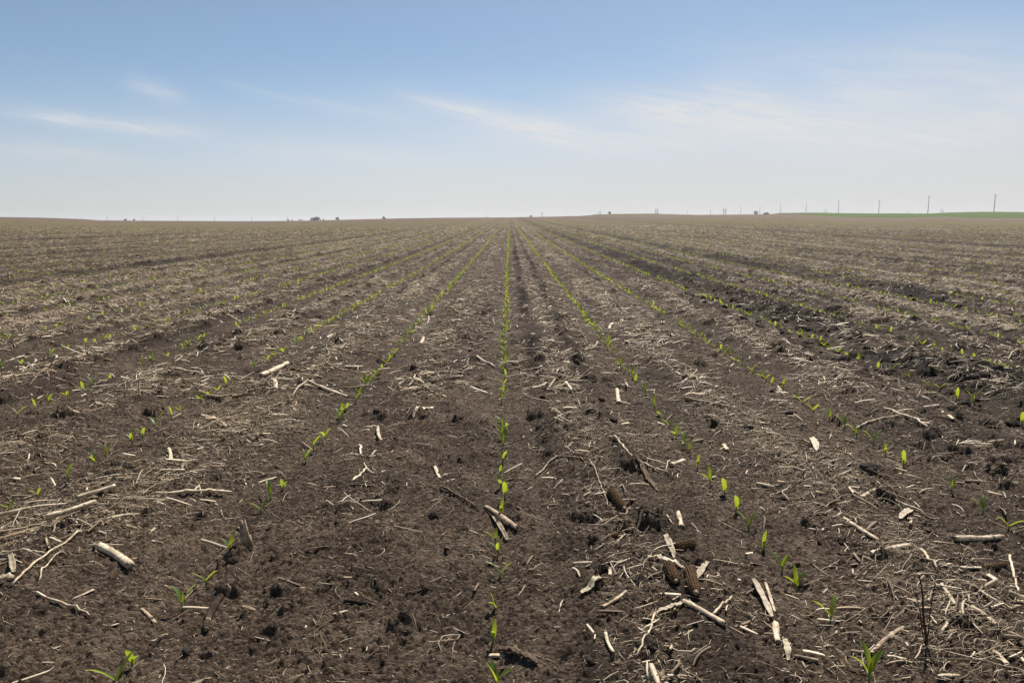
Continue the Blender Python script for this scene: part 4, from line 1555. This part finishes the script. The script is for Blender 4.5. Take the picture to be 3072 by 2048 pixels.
ROADP = 'utility poles along the road behind the grass'
for n, (px, yt, txt) in enumerate([
        (2985, 584, "tallest utility pole, rising from the grass near the right edge"),
        (2786, 588, "second tallest utility pole, where the grass strip dips"),
        (2638, 600, "utility pole third from the right on the skyline"),
        (2516, 601, "utility pole fourth from the right, over the narrow grass"),
        (2419, 608.5, "utility pole fifth from the right on the skyline"),
        (2341.5, 611, "utility pole where the grass strip begins"),
        (2280, 620, "utility pole just right of a bare skyline tree"),
        (2223, 621, "utility pole just left of a bare skyline tree"),
        (2132, 630, "short far utility pole left of the wide H frame"),
        (2063, 635, "very small far utility pole, middle of three short ones"),
        (2006, 637, "very small far utility pole just right of an H frame")]):
    pole(px, yt, 405 + 70 * n, txt, ROADP, rad=.16 if n < 6 else .2)

FARP = 'faint far poles left of the centre'
for px, yt, txt in [(326, 649, "faint far pole farthest left on the skyline"), (432, 650, "faint far pole just right of two tiny skyline trees"),
                    (537, 648.5, "faint far pole third from the left, between two others"), (646, 648, "darkest faint pole left of the tree clump"),
                    (757, 649, "faint far pole left of a pole with bushes"), (864, 648.5, "faint pole standing over small bushes left of the tree clump")]:
    pole(px, yt, 1500, txt, FARP, rad=.32)


def h_frame(px, ytop, Y, wpx, label):
    x, y, z = sky_pos(px, Y)
    h = top_z(ytop, Y) - z
    half = wpx / KX * Y / 2
    o = bpy.data.objects.new("transmission_frame", None)
    COL.objects.link(o)
    o.location = (x, y, z)
    for sx in (-1, 1):
        b = MB()
        b.tube([(sx * half, 0, -.5), (sx * half * .97, 0, h * .5), (sx * half * .95, 0, h)], [.34, .3, .24], 8)
        link("pole_shaft", b.mesh("pole_shaft", M_WOOD), o)
    b = MB()
    b.tube([(-half * 1.7, 0, h * .80), (0, 0, h * .80), (half * 1.7, 0, h * .80)], [.16, .18, .16], 6)
    link("crossarm", b.mesh("crossarm", M_WOOD), o)
    for a, c in (((-half, h * .42), (half, h * .74)), ((half, h * .42), (-half, h * .74))):
        b = MB()
        b.tube([(a[0], .2, a[1]), ((a[0] + c[0]) / 2, .2, (a[1] + c[1]) / 2), (c[0], .2, c[1])], .1, 6)
        link("brace", b.mesh("brace", M_WOOD), o)
    for sx in (-1.6, 0, 1.6):
        b = MB()
        b.tube([(sx * half, 0, h * .80), (sx * half, 0, h * .76), (sx * half, 0, h * .71)], [.1, .14, .1], 6)
        link("insulator", b.mesh("insulator", M_INS), o)
    tag(o, label, 'transmission frame', 'H frame power line supports')


for a in [(1626, 635, 1500, 5, "small H frame power support just right of the row vanishing point"),
          (1799, 631, 1250, 5.5, "H frame power support left of the round bare tree"),
          (1970, 625, 1050, 6, "H frame power support at the end of the thin dark grass strip"),
          (2174, 623.5, 950, 7, "largest H frame power support, between single poles"),
          (2478, 628, 1500, 5, "faint H frame between the fourth and fifth poles from the right"),
          (2725, 633, 1700, 5, "faintest H frame, above the lowest dip of the grass"),
          (2828, 625, 1300, 6, "faint H frame left of the tallest pole"),
          (1462, 645, 1900, 5, "tiny faint H frame left of the row vanishing point")]:
    h_frame(*a)


def tree(px, ytop, wpx, Y, label, bare=False, group='small trees on the skyline', lobes=5, name="tree"):
    rs = np.random.default_rng(int(px * 7 + Y))
    x, y, z = sky_pos(px, Y)
    h = max(2.0, top_z(ytop, Y) - z)
    w = wpx / KX * Y
    o = bpy.data.objects.new(name, None)
    COL.objects.link(o)
    o.location = (x, y, z)
    tb = MB()
    tb.tube([(0, 0, -.3), (.1, 0, h * .3), (.05, .1, h * .62)], [h * .03 + .08, h * .022 + .05, .05], 8)
    limbs = []
    for k in range(9):
        a = rs.uniform(0, 6.28)
        e = np.array([math.cos(a) * w * .42 * rs.uniform(.5, 1), math.sin(a) * w * .42 * rs.uniform(.5, 1), h * rs.uniform(.55, .95)])
        s = np.array([0, 0, h * rs.uniform(.2, .5)])
        limbs.append((s, e))
        m = (s + e) / 2 + np.array([0, 0, -.04 * h])
        tb.tube([s, m, e], [h * .012 + .03, h * .008 + .02, .02], 6)
    link("trunk", tb.mesh("trunk", M_BARK), o)
    # crown: leaf or twig sprays through several uneven lobes
    C, Rr = [], []
    for k in range(lobes):
        a = rs.uniform(0, 6.28)
        rr = w * .5 * rs.uniform(.2, .62)
        C.append((math.cos(a) * rr, math.sin(a) * rr, h * rs.uniform(.55, .80)))
        Rr.append(w * rs.uniform(.22, .32))
    n = 900 if bare else 2200
    li = rs.integers(0, lobes, n)
    u = rs.normal(0, 1, (n, 3))
    u /= np.linalg.norm(u, axis=1)[:, None]
    p = np.array(C)[li] + u * (np.array(Rr)[li] * rs.uniform(.35, 1.05, n) ** .6)[:, None] * np.array([1, 1, min(1.1, h * .36 / (w * .5) + .35)])
    p[:, 2] *= h / np.percentile(p[:, 2], 99)
    p[:, 2] = np.clip(p[:, 2], h * .14, h * 1.02)
    sz = w * (.020 if bare else .045) * rs.uniform(.6, 1.4, n)
    d1 = rs.normal(0, 1, (n, 3))
    d1 /= np.linalg.norm(d1, axis=1)[:, None]
    d2 = np.cross(d1, u)
    d2 /= np.linalg.norm(d2, axis=1)[:, None] + 1e-9
    la, lb = (sz * 4)[:, None], (sz * .45)[:, None]
    if not bare:
        la = lb = sz[:, None]
    Q = np.stack([p - d1 * la, p + d2 * lb, p + d1 * la, p - d2 * lb], 1)
    idx = np.arange(n * 4).reshape(-1, 4)
    me = mesh_np("crown", Q, idx, M_TWIG if bare else M_CROWN, smooth=False)
    link("crown", me, o)
    tag(o, label, 'tree' if name == 'tree' else 'bush', group)


for a in [
    (940, 652.5, 15, 1000, "left tree of the dense clump on the left skyline"),
    (948, 652.5, 14, 1020, "middle tree of the dense clump on the left skyline"),
    (955, 650.8, 14, 1000, "tallest, right hand tree of the dense clump on the left skyline"),
    (1012, 652, 12, 1000, "small round tree alone just right of the dense clump"),
    (1153, 650, 12, 1000, "small pale tree standing on the slope left of the vanishing rows"),
    (380, 656.8, 9, 1100, "wider of two tiny trees far left on the skyline"),
    (406, 656.6, 7, 1100, "darker, narrow one of two tiny trees far left on the skyline"),
]:
    tree(*a)
for a in [
    (866, 658, 7, 1000, "low bush under the pole left of the dense clump"),
    (878, 659, 5, 1000, "tiny bush right of the pole with bushes"),
    (899, 658, 5, 1100, "left one of a pale pair of low bushes left of the clump"),
    (906, 658.3, 5, 1100, "right one of a pale pair of low bushes left of the clump"),
    (963, 657.5, 5, 1000, "low bush touching the right side of the dense clump"),
    (971, 656.5, 5, 1000, "little upright bush between the clump and the round tree"),
    (1593, 646.5, 9, 1200, "faint low bush peeping over the crest right of the vanishing rows"),
    (2300, 638.5, 22, 600, "low dark bush on the crest at the start of the grass strip"),
]:
    tree(*a, name="bush", group='low bushes on the skyline')
tree(1829, 633.5, 12, 520, "round bare tree with a short trunk on the crest right of centre", bare=True, lobes=7)
tree(2268, 632, 16, 640, "wide bare tree between two poles on the right skyline", bare=True, lobes=7)


# ------------------------------------------------------------------ the air
def build_haze():
    m, nt, N, L = new_mat("haze_air")
    out = N('ShaderNodeOutputMaterial')
    v = N('ShaderNodeVolumePrincipled')
    v.inputs['Color'].default_value = (0.92, 0.92, 0.92, 1)
    v.inputs['Density'].default_value = 0.00026
    v.inputs['Anisotropy'].default_value = 0.25
    L(v.outputs[0], out.inputs['Volume'])
    x, y0, y1, z0, z1 = 9800, -400, 9800, -14, 26
    V = [(sx * x, y, z) for z in (z0, z1) for y in (y0, y1) for sx in (-1, 1)]
    q = [(0, 2, 3, 1), (4, 5, 7, 6), (0, 1, 5, 4), (2, 6, 7, 3), (0, 4, 6, 2), (1, 3, 7, 5)]
    me = mesh_np("haze", V, q, m, smooth=False)
    tag(link("haze", me), "pale spring haze over the whole field", "haze", kind="stuff")


build_haze()
